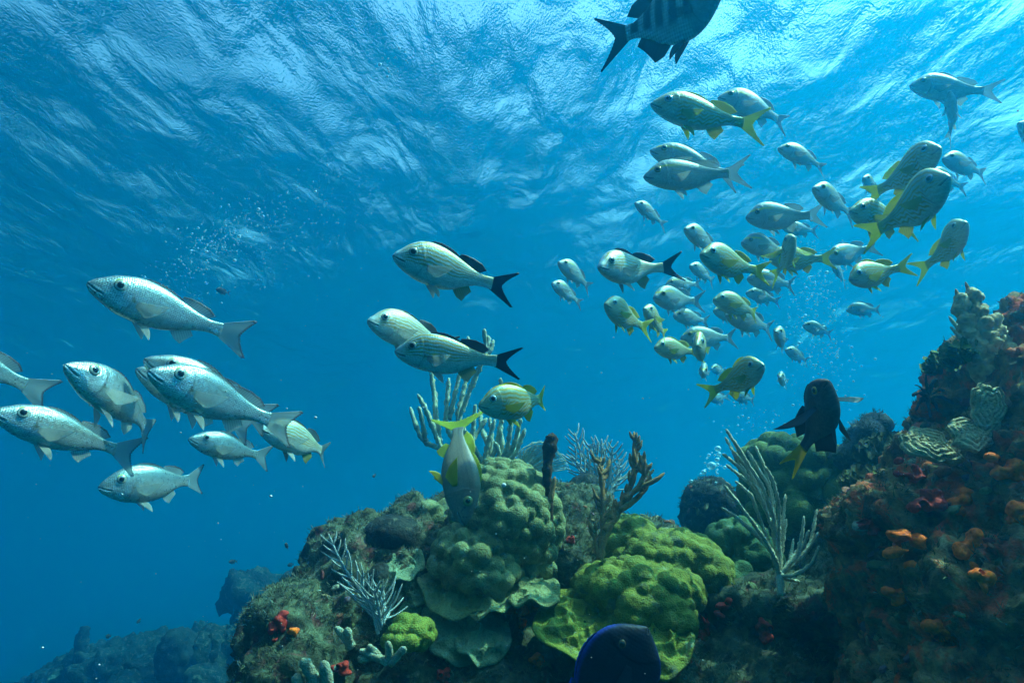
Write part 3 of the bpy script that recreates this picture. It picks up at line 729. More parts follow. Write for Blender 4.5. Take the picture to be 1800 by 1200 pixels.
PUP = dict(snapper=.56, school=.5)
PUP = {k: PUP.get(k, .60) for k in ('snapper', 'blacktail', 'bluetail', 'french', 'silverblue', 'school', 'sergeant', 'dark', 'tang', 'tiny')}
S_GRUNT = dict(
    top=[(0, .0), (.02, .028), (.06, .062), (.12, .115), (.19, .16), (.28, .187), (.38, .19), (.5, .172), (.64, .13), (.78, .08), (.9, .053), (1, .056)],
    bot=[(0, -.018), (.02, -.046), (.06, -.076), (.12, -.106), (.19, -.133), (.28, -.155), (.38, -.165), (.5, -.170), (.62, -.145), (.75, -.085), (.88, -.05), (1, -.054)],
    wid=[(0, .010), (.02, .028), (.06, .047), (.12, .066), (.2, .083), (.3, .093), (.42, .09), (.56, .072), (.72, .042), (.88, .018), (1, .011)],
    eye=(.155, .060, .043), mouth=((.0, -.012), (.095, -.042)), gill=.285,
    dors=(.30, .84, .045, .085, .06), anal=(.62, .77, .10, .06), pelv=(.36, .155), pect=(.30, -.035, .24), tail=(.27, .19, .10))
S_SNAP = dict(
    top=[(0, .004), (.03, .034), (.08, .066), (.15, .106), (.23, .135), (.32, .155), (.42, .155), (.54, .138), (.68, .10), (.8, .066), (.9, .048), (1, .052)],
    bot=[(0, -.022), (.03, -.050), (.08, -.076), (.15, -.104), (.23, -.130), (.33, -.142), (.43, -.150), (.54, -.143), (.66, -.115), (.78, -.072), (.9, -.045), (1, -.05)],
    wid=[(0, .010), (.03, .028), (.08, .044), (.15, .060), (.23, .075), (.33, .084), (.44, .08), (.58, .062), (.74, .036), (.88, .017), (1, .010)],
    eye=(.185, .050, .044), mouth=((.0, -.008), (.100, -.044)), gill=.31,
    dors=(.33, .86, .04, .075, .05), anal=(.64, .78, .085, .05), pelv=(.37, .16), pect=(.325, -.035, .24), tail=(.25, .175, .15))
S_SGT = dict(
    top=[(0, .0), (.03, .055), (.08, .12), (.16, .20), (.26, .255), (.38, .27), (.5, .26), (.64, .21), (.78, .125), (.9, .075), (1, .075)],
    bot=[(0, -.015), (.03, -.055), (.08, -.11), (.16, -.18), (.26, -.235), (.38, -.26), (.5, -.255), (.64, -.2), (.78, -.115), (.9, -.07), (1, -.07)],
    wid=[(0, .012), (.03, .04), (.08, .062), (.16, .085), (.26, .1), (.4, .1), (.56, .08), (.74, .046), (.88, .022), (1, .014)],
    eye=(.15, .055, .042), mouth=((.0, -.012), (.05, -.03)), gill=.29,
    dors=(.24, .84, .06, .14, .10), anal=(.54, .84, .16, .08), pelv=(.36, .24), pect=(.30, -.03, .22), tail=(.36, .25, .13))
S_TANG = dict(
    top=[(0, .0), (.02, .05), (.06, .14), (.12, .225), (.2, .285), (.32, .32), (.46, .315), (.6, .27), (.75, .18), (.88, .07), (.95, .045), (1, .05)],
    bot=[(0, -.03), (.02, -.06), (.06, -.11), (.12, -.18), (.2, -.25), (.32, -.3), (.46, -.305), (.6, -.27), (.75, -.18), (.88, -.07), (.95, -.045), (1, -.05)],
    wid=[(0, .015), (.02, .03), (.06, .05), (.12, .068), (.22, .085), (.36, .09), (.55, .075), (.75, .042), (.9, .02), (1, .013)],
    eye=(.19, .12, .034), mouth=((.0, -.02), (.03, -.035)), gill=.27,
    dors=(.2, .90, .06, .08, .05), anal=(.40, .90, .075, .05), pelv=(.3, .13), pect=(.3, .0, .2), tail=(.24, .22, .10))

def stripe(s, k, sharp=.28):
    f = np.abs(((s * k) % 1.0) - .5) * 2              # 1 on the line, 0 between
    return smooth01(f, 1 - sharp * 2, 1 - sharp * .6)

def lerp(a, b, t):
    a = np.asarray(a, float); b = np.asarray(b, float)
    if a.ndim == 1: a = a[None]
    if b.ndim == 1: b = b[None]
    t = np.asarray(t)[:, None]
    return a * (1 - t) + b * t

def col_snap(x, z, t, sd):
    c = lerp((.62, .65, .62), (.24, .32, .30), smooth01(t, .38, .92))
    c = lerp(c, (.62, .62, .54), smooth01(t, .32, .05) * .8)
    c = lerp(c, (.24, .29, .28), smooth01(x, .24, .1) * smooth01(t, .35, .8) * .8)
    row = .5 + .5 * np.sin((z + .10 * x) * 190)
    c = c * (1 - .10 * row * smooth01(x, .3, .4))[:, None]
    return c
def col_blacktail(x, z, t, sd):
    c = lerp((.60, .62, .55), (.30, .45, .44), smooth01(t, .35, .9))
    wob = .010 * np.sin(x * 31 + sd) + .008 * np.sin(x * 57 + 2 * sd + z * 60)
    s = stripe(t + wob - .02 * x, 10.5, .33) * smooth01(t, .30, .42) * smooth01(x, .04, .12)
    low = stripe(t + 1.5 * wob, 15, .2) * smooth01(t, .42, .3) * smooth01(t, .1, .2) * smooth01(x, .28, .36) * .45
    c = lerp(c, (.38, .25, .006), np.clip(s + low, 0, 1))
    return c
def col_french(x, z, t, sd):
    c = lerp((.46, .54, .42), (.26, .40, .28), smooth01(t, .25, .95))
    wob = .012 * np.sin(x * 26 + sd) + .008 * np.sin(x * 63 + 3 * sd)
    up = stripe(t + wob, 8.0, .32)
    obl = stripe(z - .42 * x + wob * 1.3, 25, .36)
    k = smooth01(t + .18 * x, .60, .70)
    s = (up * k + obl * (1 - k)) * smooth01(x, .03, .10) * smooth01(t, .06, .16)
    hd = smooth01(x, .24, .30)
    s = s * (.35 * (1 - hd) + hd) + (1 - hd) * .45 * stripe(t + wob, 9, .25) * smooth01(t, .35, .5)
    c = lerp(c, (.40, .27, .002), np.clip(s * 1.1, 0, 1))
    return lerp(c, (.48, .44, .04), smooth01(x, .86, 1.0) * .8)
def col_silverblue(x, z, t, sd):
    c = lerp((.42, .50, .48), (.18, .30, .31), smooth01(t, .3, .95))
    wob = .006 * np.sin(x * 24 + sd)
    s = stripe(t + wob - .03 * x, 9.0, .16) * smooth01(t, .4, .5) * smooth01(x, .26, .34) * .5
    s2 = stripe(t + wob, 13.0, .18) * smooth01(t, .5, .4) * smooth01(t, .12, .2) * smooth01(x, .3, .36) * .3
    c = lerp(c, (.34, .30, .04), np.clip(s * 1.2 + s2, 0, 1))
    band = np.exp(-((z - .085 - .16 * np.clip(x - .16, -.2, .1)) / .012) ** 2) * smooth01(x, .01, .05) * smooth01(x, .5, .3)
    return lerp(c, (.62, .56, .03), np.clip(band, 0, 1))
def col_school(x, z, t, sd):
    c = lerp((.19, .16, .105), (.12, .105, .07), smooth01(t, .3, .9))
    d = np.zeros(len(x))
    for px, pz, pr in ((.135, .018, .009), (.12, .0, .006), (.06, -.004, .006), (.055, .02, .005), (.11, -.012, .004)):
        d = np.maximum(d, np.exp(-(((x - px) ** 2 + (z - pz) ** 2) / pr ** 2)))
    c = lerp(c, (.02, .02, .02), np.clip(d * 1.2, 0, 1))
    row = .5 + .5 * np.sin((z + .12 * x) * 170)
    return c * (1 - .22 * row * smooth01(x, .3, .4) * smooth01(t, .35, .6))[:, None]
def col_sgt(x, z, t, sd):
    c = lerp((.42, .42, .43), (.36, .42, .43), smooth01(t, .3, .8))
    lat = .5 + .5 * np.sin((x * 1.0 + z * .9) * 120) * np.sin((x * 1.0 - z * .9) * 120)
    c = c * (.55 + .9 * lat * smooth01(x, .26, .34))[:, None]
    b = np.zeros(len(x))
    for xc in (.30, .46, .61, .75, .90): b = np.maximum(b, smooth01(np.abs(x + .10 * z - xc), .062, .030))
    c = lerp(c, (.02, .03, .04), b * smooth01(t, .18, .38))
    return lerp(c, (.20, .28, .28), np.exp(-((x - .27 + .2 * z) / .018) ** 2) * smooth01(t, .3, .6))
def col_dark(x, z, t, sd):
    c = lerp((.20, .10, .075), (.065, .038, .032), smooth01(t, .25, .75))
    return lerp(c, (.6, .42, .01), smooth01(x, .975, 1.0))
def col_tang(x, z, t, sd):
    c = lerp((.007, .010, .020), (.006, .012, .035), smooth01(np.abs(t - .5), .32, .5))
    g = np.exp(-(((x - .26) + .5 * (z - .02) ** 2) / .006) ** 2) * smooth01(np.abs(z), .12, .08)
    c = c * (1 - .6 * g)[:, None]
    return lerp(c, (.012, .03, .22), smooth01(np.abs(t - .5), .455, .5) * smooth01(x, .05, .16))
def col_tiny(x, z, t, sd):
    return np.tile(np.array([[.02, .03, .035]]), (len(x), 1))

# fin colours: dorsal, anal, paired, tail, margin (colour of the free edge)
SP = {
 'snapper': dict(shape=S_SNAP, col=col_snap, body=M_SILVER, iris='silver', lid=True, name='snapper', cat='snapper',
                 fins=dict(dors=(.38, .44, .42), anal=(.6, .6, .52), pair=(.55, .58, .52), tail=(.40, .48, .46)), margin=(.05, .006, .010), dmargin=(.05, .01, .015), finm=M_FIN),
 'blacktail': dict(shape=S_GRUNT, col=col_blacktail, body=M_GRUNT, iris='silver', name='grunt', cat='grunt',
                 fins=dict(dors=(.05, .065, .07), anal=(.35, .38, .2), pair=(.45, .52, .48), tail=(.006, .007, .010)), margin=(.006, .007, .010), dmargin=(.03, .035, .04), finm=M_FINT),
 'bluetail': dict(shape=S_GRUNT, col=col_blacktail, body=M_GRUNT, iris='silver', name='grunt', cat='grunt',
                 fins=dict(dors=(.10, .16, .17), anal=(.38, .40, .12), pair=(.45, .52, .48), tail=(.16, .25, .27)), margin=(.06, .09, .1), dmargin=(.03, .035, .04), finm=M_FINT),
 'french': dict(shape=S_GRUNT, col=col_french, body=M_GRUNT, iris='blue', name='grunt', cat='grunt',
                 fins=dict(dors=(.50, .50, .015), anal=(.58, .50, .015), pair=(.45, .50, .03), tail=(.55, .58, .012)), margin=(.5, .54, .015), dmargin=(.45, .48, .015), finm=M_FINT),
 'silverblue': dict(shape=S_GRUNT, col=col_silverblue, body=M_GRUNT, iris='gold', name='grunt', cat='grunt',
                 fins=dict(dors=(.30, .38, .36), anal=(.45, .5, .42), pair=(.45, .52, .48), tail=(.26, .36, .37)), margin=(.14, .2, .22), dmargin=(.15, .2, .2), finm=M_FIN),
 'school': dict(shape=S_SNAP, col=col_school, body=M_SCHOOL, iris='gold', name='snapper', cat='snapper',
                 fins=dict(dors=(.55, .60, .01), anal=(.5, .55, .03), pair=(.55, .48, .01), tail=(.52, .60, .01)), margin=(.5, .56, .01), dmargin=(.5, .5, .01), finm=M_FINT),
 'sergeant': dict(shape=S_SGT, col=col_sgt, body=M_DULL, iris='dark', name='damselfish', cat='damselfish',
                 fins=dict(dors=(.008, .012, .016), anal=(.008, .012, .016), pair=(.02, .028, .03), tail=(.007, .010, .014)), margin=(.006, .008, .01), dmargin=(.006, .008, .01), finm=M_FINT),
 'dark': dict(shape=S_SGT, col=col_dark, body=M_DULL, iris='amber', name='damselfish', cat='damselfish',
                 fins=dict(dors=(.008, .008, .010), anal=(.008, .008, .010), pair=(.05, .065, .07), tail=(.48, .34, .006)), margin=(.65, .48, .01), dmargin=(.006, .006, .008), finm=M_FINT),
 'tang': dict(shape=S_TANG, col=col_tang, body=M_DULL, iris='dark', name='surgeonfish', cat='surgeonfish',
                 fins=dict(dors=(.010, .025, .20), anal=(.010, .025, .20), pair=(.008, .014, .03), tail=(.01, .03, .16)), margin=(.02, .06, .5), dmargin=(.02, .07, .55), finm=M_FINT),
 'tiny': dict(shape=S_GRUNT, col=col_tiny, body=M_DULL, iris='dark', name='reef_fish', cat='fish',
                 fins=dict(dors=(.02, .03, .03), anal=(.02, .03, .03), pair=(.03, .03, .03), tail=(.02, .03, .03)), margin=(.02, .02, .02), dmargin=(.02, .02, .02), finm=M_FINT),
}

RING = dict(snapper=90, blacktail=150, bluetail=170, french=150, silverblue=120, school=90, sergeant=120, dark=60, tang=72, tiny=40)
def bender(b):
    """bend of the rear body, radians over the rear; maps rest points to bent points (the head stays straight)"""
    xs = np.linspace(0, 1.5, 301); th = b * smooth01(xs, .25, 1.15) * 1.0
    cx = np.concatenate([[0], np.cumsum(np.cos(th[:-1]) * np.diff(xs))]); cyy = np.concatenate([[0], np.cumsum(np.sin(th[:-1]) * np.diff(xs))])
    def f(P):
        x = P[:, 0]; X = np.interp(x, xs, cx); Y = np.interp(x, xs, cyy); T = np.interp(x, xs, th)
        neg = x < 0
        X = np.where(neg, x, X)
        return np.stack([X - np.sin(T) * P[:, 1], Y + np.cos(T) * P[:, 1], P[:, 2]], 1)
    return f

def fin_grid(Pa, Qa, nv, th, wav=0.0, sd=0.0):
    """sheet between polylines Pa (base) and Qa (free edge) with real thickness"""
    nu = len(Pa); vv = np.linspace(0, 1, nv)
    G = Pa[:, None, :] * (1 - vv[None, :, None]) + Qa[:, None, :] * vv[None, :, None]
    du = np.gradient(G, axis=0); dv = np.gradient(G, axis=1)
    nn = np.cross(du, dv); nn /= np.linalg.norm(nn, axis=2, keepdims=True) + 1e-12
    uu = np.linspace(0, 1, nu)
    off = wav * np.sin(uu * 7 + sd)[:, None] * (vv ** 1.5)[None, :]
    rayb = (.35 + .65 * (.5 + .5 * np.cos(uu * 2 * math.pi * 14)))[:, None]
    t = th * (1.15 - vv)[None, :] * (.5 + .5 * rayb)
    A = G + nn * (off + t)[:, :, None]; B = G + nn * (off - t)[:, :, None]
    V = np.concatenate([A.reshape(-1, 3), B.reshape(-1, 3)])
    i = np.arange(nu * nv).reshape(nu, nv); o = nu * nv
    f1 = np.stack([i[:-1, :-1], i[1:, :-1], i[1:, 1:], i[:-1, 1:]], -1).reshape(-1, 4)
    Fq = [f1, f1[:, ::-1] + o]
    rim = np.concatenate([i[:, 0], i[-1, 1:], i[-2::-1, -1], i[0, -2:0:-1]])
    r2 = np.roll(rim, -1)
    Fq.append(np.stack([r2, rim, rim + o, r2 + o], -1))
    U = np.repeat(uu, nv); Vv = np.tile(vv, nu)
    return V, np.concatenate(Fq), np.tile(U, 2), np.tile(Vv, 2)

def fin_cols(base, margin, U, Vv, rays, edge=.82, rim=1.0):
    c = np.tile(np.array([base]), (len(U), 1)) * (.62 + .5 * (.5 + .5 * np.cos(U * 2 * math.pi * rays)) * (1 - .4 * Vv) )[:, None]
    k = smooth01(Vv, edge, edge + .14) * rim
    return lerp(c, margin, k)

def fish(kind, nose, tail, psi=None, bend=0.0, L_=.22, label='', group=None, h=None, dist=None, up=None, roll=0.0, q=1.0, spread=1.0, fold=.6, pect_out=.25, deep=1.0, tw=1.0):
    S = SP[kind]; G = S['shape']
    gr = np.random.default_rng(int(abs(nose[0]) * 7 + abs(nose[1]) * 13 + 5))
    deep *= {'french': 1.17, 'silverblue': 1.13, 'blacktail': 1.07, 'snapper': 1.05}.get(kind, 1.0)
    deep *= 1 + gr.uniform(-.05, .06); spread *= gr.uniform(.86, 1.1); fold *= gr.uniform(.5, 1.6); pect_out *= gr.uniform(.4, 1.9); bend += gr.uniform(-.12, .12); roll += gr.uniform(-6, 6)
    sd = (nose[0] * .37 + nose[1] * .71) % 6.28
    na, nb = ray(*nose), ray(*tail); c = float(na @ nb)
    top1 = max(t for _, t in G['top']) - min(t for _, t in G['bot'])
    top1 *= deep
    bf = bender(bend)
    end = 1.0 + G['tail'][0] * .75
    T0 = bf(np.array([[end, 0, 0]]))[0]; CL = np.linalg.norm(T0)
    if h is not None: dist = F_PX * top1 * (L_ / CL) / h / (1 + 0)
    if dist is not None:
        a = dist; disc = L_ ** 2 - a * a * (1 - c * c)
        if disc < 0: L_ = a * math.sqrt(1 - c * c) * 1.0001; disc = L_ ** 2 - a * a * (1 - c * c)
        b_ = a * c + math.sqrt(max(disc, 0))
    else:
        dl = L_ * math.sin(R(psi)); k = 1 - c
        a = (-k * dl + math.sqrt(k * k * dl * dl + 2 * k * (L_ ** 2 - dl ** 2))) / (2 * k); b_ = a + dl
    Pn, Pt = na * a, nb * b_
    s = np.linalg.norm(Pt - Pn) / CL
    cw = (Pt - Pn) / np.linalg.norm(Pt - Pn); cl = T0 / CL
    r = (na + nb); r /= np.linalg.norm(r)
    if up is None: U = CU * .85 + CF * math.sin(PITCH) * .5 * 0 + np.array([0, 0, .15])
    else: U = CR * up[0] + CU * up[1] - r * up[2]
    U = U - cw * (U @ cw); U /= np.linalg.norm(U)
    if roll:
        Yv = np.cross(U, cw); U = U * math.cos(R(roll)) + Yv * math.sin(R(roll))
    Yw = np.cross(U, cw)
    zl = np.array([0, 0, 1.0]); yl = np.cross(zl, cl)
    Rm = np.outer(cw, cl) + np.outer(Yw, yl) + np.outer(U, zl)
    org = np.array([.45, 0, 0])
    root = empty(S['name'], (0, 0, 0))
    M4 = np.eye(4); M4[:3, :3] = Rm * s; M4[:3, 3] = Pn + Rm @ org * s
    root.matrix_world = Matrix(M4.tolist())
    root['label'] = label; root['category'] = S['cat']
    if group: root['group'] = group
    loc = lambda P: bf(P) - org
    # ---- body
    nr, ns = int(100 * q), int(RING[kind] * q)
    xs = np.linspace(0, 1, nr) ** 1.3
    T = crom(G['top'], xs) * deep; B = crom(G['bot'], xs) * deep; Wd = crom(G['wid'], xs)
    mid = (T + B) / 2; hh = (T - B) / 2
    an = np.linspace(0, 2 * math.pi, ns, endpoint=False)
    ca, sa = np.cos(an), np.sin(an)
    y = Wd[:, None] * np.sign(ca)[None] * (np.abs(ca) ** .88)[None]
    z = mid[:, None] + hh[:, None] * sa[None]
    x = np.repeat(xs[:, None], ns, 1)
    (mx0, mz0), (mx1, mz1) = G['mouth']
    def segd(x, z):
        px, pz = x - mx0 + .0, z - mz0; dx, dz = mx1 - mx0, mz1 - mz0
        tt = np.clip((px * dx + pz * dz) / (dx * dx + dz * dz), 0, 1)
        sag = -.006 * np.sin(tt * math.pi)
        return np.hypot(px - tt * dx, pz - tt * dz - sag), tt
    dm, tm = segd(x, z)
    groove = np.exp(-(dm / .0060) ** 2)
    lips = np.exp(-((dm - .012) / .007) ** 2) * (1 - .5 * tm)
    y = y * (1 - .30 * groove + .07 * lips)
    xg = G['gill'] - 1.6 * (z - mid[:, None]) ** 2 - .02
    gl = smooth01(x, xg - .10, xg) * smooth01(x, xg + .012, xg)
    zin = smooth01(np.abs(z - mid[:, None]) / hh[:, None], .95, .65)
    y = y * (1 + .055 * gl * zin)
    xe, ze, re = G['eye']
    ze = ze * deep
    de = np.hypot(x - xe, z - ze)
    y = y * (1 + .05 * np.exp(-((de - re * 1.15) / (re * .35)) ** 2))
    V = np.stack([x, y, z], -1).reshape(-1, 3)
    i = np.arange(nr * ns).reshape(nr, ns)
    Fq = np.stack([i[:-1], np.roll(i[:-1], -1, 1), np.roll(i[1:], -1, 1), i[1:]], -1).reshape(-1, 4)
    faces = [tuple(f) for f in Fq.tolist()]
    V = np.concatenate([V, [[-.004, 0, mid[0]], [1.004, 0, mid[-1]]]])
    n0 = nr * ns
    faces += [(n0, (k + 1) % ns, k) for k in range(ns)] + [(n0 + 1, (nr - 1) * ns + k, (nr - 1) * ns + (k + 1) % ns) for k in range(ns)]
    X_, Z_ = V[:, 0], V[:, 2]
    tt = np.clip((Z_ - np.interp(X_, xs, B)) / (np.interp(X_, xs, T) - np.interp(X_, xs, B)), 0, 1)
    C = S['col'](X_, Z_ / deep, tt, sd)
    dmV, _ = segd(X_, Z_); C = C * (1 - .62 * np.exp(-(dmV / .0050) ** 2))[:, None]
    xgV = G['gill'] - 1.6 * (Z_ - np.interp(X_, xs, mid)) ** 2 - .02
    C = C * (1 - .5 * np.exp(-((X_ - xgV - .006) / .008) ** 2) * smooth01(np.abs(tt - .45), .42, .3))[:, None]
    zl_ = np.interp(X_, xs, mid) + np.interp(X_, xs, hh) * (.52 - .42 * smooth01(X_, .3, .95))
    if kind != 'tiny': C = C * (1 - .30 * np.exp(-((Z_ - zl_) / .0045) ** 2) * smooth01(X_, .27, .31))[:, None]
    pc = np.exp(-(((X_ - xgV - .018) / .016) ** 2 + ((Z_ - G['pect'][1] - .012) / .014) ** 2))
    if kind in ('snapper', 'blacktail', 'bluetail'): C = lerp(C, (.22, .16, .03), np.clip(pc, 0, 1) * .9)
    mesh_obj('body', loc(V), faces, S['body'], root, C, V)
    W_at = lambda x_, z_: float(np.interp(x_, xs, Wd) * max(.05, 1 - ((z_ - np.interp(x_, xs, mid)) / np.interp(x_, xs, hh)) ** 2) ** .45)
    # ---- eyes
    bm = bmesh.new(); bmesh.ops.create_uvsphere(bm, u_segments=16, v_segments=10, radius=1)
    sv = np.array([v.co[:] for v in bm.verts]); sf = [tuple(v.index for v in f.verts) for f in bm.faces]; bm.free()
    for sg in (1, -1):
        ys = W_at(xe, ze)
        e = 1e-3
        gx = (W_at(xe + .03, ze) - W_at(xe - .03, ze)) / .06; gz = (W_at(xe, ze + .02) - W_at(xe, ze - .02)) / .04
        nrm = np.array([-gx, 1.0, -gz]); nrm /= np.linalg.norm(nrm)
        t1 = np.cross([0, 0, 1.0], nrm); t1 /= np.linalg.norm(t1); t2 = np.cross(nrm, t1)
        def orb(rr, dep, off):
            P = np.array([xe, ys, ze]) + (t1[None] * sv[:, :1] + t2[None] * sv[:, 2:3]) * rr + nrm[None] * (sv[:, 1:2] * dep + off)
            P[:, 1] *= sg
            return loc(P)
        fl = sf if sg > 0 else [f[::-1] for f in sf]
        eye = mesh_obj('eye', orb(re, re * .27, re * .05), fl, M_IRIS[S['iris']], root)
        mesh_obj('pupil', orb(re * PUP[kind], re * .22, re * .24), fl, M_PUPIL, eye)
        if S.get('lid'):
            a0 = np.linspace(R(20), R(165), 12); vs_, fs_ = [], []
            for aa in a0:
                cdir = t1 * math.cos(aa) * -1 + t2 * math.sin(aa)
                for bb in range(6):
                    w_ = bb / 6 * 2 * math.pi
                    tp = math.sin((aa - a0[0]) / (a0[-1] - a0[0]) * math.pi) ** .5 * re * .13 + 1e-4
                    P = np.array([xe, ys, ze]) + cdir * (re * .98 + math.cos(w_) * tp) + nrm * (math.sin(w_) * tp + re * .06)
                    P[1] *= sg; vs_.append(P)
            for k in range(11):
                for bb in range(6):
                    f = (k * 6 + bb, k * 6 + (bb + 1) % 6, (k + 1) * 6 + (bb + 1) % 6, (k + 1) * 6 + bb); fs_.append(f)
            mesh_obj('eye_rim', loc(np.array(vs_)), fs_, M_LID, eye)
    # ---- fins
    F_ = S['fins']; fm = S['finm']; th = .0013
    nu = int(44 * q)
    def addfin(nm, P, Q, base, margin, rays, wav=0.0, edge=.82, nv=9, rim=1.0, mat=None):
        v, f, U_, V_ = fin_grid(P, Q, nv, th, wav, sd)
        mesh_obj(nm, loc(v), f, mat or fm, root, fin_cols(base, margin, U_, V_, rays, edge, rim), v)
    # tail
    ln, sp, nk = G['tail']; sp *= spread
    u = np.linspace(-1, 1, int(60 * q))
    P = np.stack([np.full_like(u, .975), 0 * u, u * (hh[-1] * .92)], 1)
    Q = np.stack([1.0 + nk * tw + (ln - nk * tw) * np.abs(u) ** 1.25 - .03 * smooth01(np.abs(u), .93, 1), 0 * u, np.sign(u) * sp * np.abs(u) ** .92], 1)
    Q[:, 0] += .004 * np.sin(u * 60 + sd)
    addfin('tail_fin', P, Q, F_['tail'], S['margin'], 26, .006, .86, nv=16)
    # dorsal: spiny front (folded) and soft lobe
    x0, x1, hs, hf, sw = G['dors']
    xm = x0 + (x1 - x0) * .58
    u = np.linspace(0, 1, nu)
    bx = x0 + (xm - x0) * u
    hgt = hs * fold * np.sin(math.pi * np.clip(u * .92 + .06, 0, 1)) ** .6 * (1 - .18 * (.5 + .5 * np.cos(u * 2 * math.pi * 10)))
    tz = lambda q_: np.interp(q_, xs, T)
    P = np.stack([bx, 0 * u, tz(bx) - .012], 1); Q = np.stack([bx + .035 + .5 * hgt, 0 * u, tz(bx + .035 + .5 * hgt) + hgt + .004], 1)
    addfin('spiny_dorsal_fin', P, Q, F_['dors'], S['dmargin'], 10, .002, .75)
    bx = xm + (x1 - xm) * u
    hgt = hf * np.interp(u, [0, .2, .5, .8, 1], [.42, .68, .92, .86, .4])
    P = np.stack([bx, 0 * u, tz(bx) - .012], 1); Q = np.stack([bx + sw * (.3 + u), 0 * u, tz(bx) + hgt], 1)
    addfin('soft_dorsal_fin', P, Q, F_['dors'], S['dmargin'], 13, .006, .8)
    # anal
    x0, x1, hl, sw = G['anal']; bz = lambda q_: np.interp(q_, xs, B)
    bx = x0 + (x1 - x0) * u; hgt = hl * np.interp(u, [0, .12, .3, .55, 1], [.1, .62, 1.0, .72, .42])
    P = np.stack([bx, 0 * u, bz(bx) + .012], 1); Q = np.stack([bx + sw * np.interp(u, [0, .3, 1], [.3, 1.25, .75]), 0 * u, bz(bx) - hgt], 1)
    addfin('anal_fin', P, Q, F_['anal'], F_['anal'], 9, .004)
    # paired fins
    u2 = np.linspace(0, 1, int(26 * q))
    for sg in (1, -1):
        px, pl = G['pelv']; yb = .028 * sg
        b0 = np.array([px, yb, float(bz(px)) + .012])
        P = b0 + np.stack([u2 * .035, 0 * u2, 0 * u2], 1)
        ang = np.radians(18 + 34 * u2); Lr = pl * (1 - .45 * u2)
        ang = np.radians(44 - 34 * u2)
        Q = b0 + np.stack([np.cos(ang) * Lr + .02, sg * (.015 + .04 * (1 - u2)), -np.sin(ang) * Lr], 1)
        if sg < 0: P, Q = P[::-1], Q[::-1]
        addfin('pelvic_fin', P, Q, F_['pair'], F_['pair'], 6)
        px, pz, pl = G['pect']; px += .005
        y0 = W_at(px, pz) * 1.02 * sg
        P = np.stack([px + 0 * u2, y0 + 0 * u2, pz + .020 - .044 * u2], 1)
        ang = np.radians(8 - 46 * u2); Lr = pl * (1 - .55 * u2 ** .8)
        Q = np.stack([px + np.cos(ang) * Lr * .95, y0 + sg * (pect_out * Lr * .9 + .004), pz + .02 - .03 * u2 + np.sin(ang) * Lr], 1)
        if sg < 0: P, Q = P[::-1], Q[::-1]
        addfin('pectoral_fin', P, Q, F_['pair'], F_['pair'], 9, .003, mat=M_FINP if kind not in ('school', 'dark', 'tang', 'french') else (M_FIN if kind == 'french' else fm))
    return root, a, b_
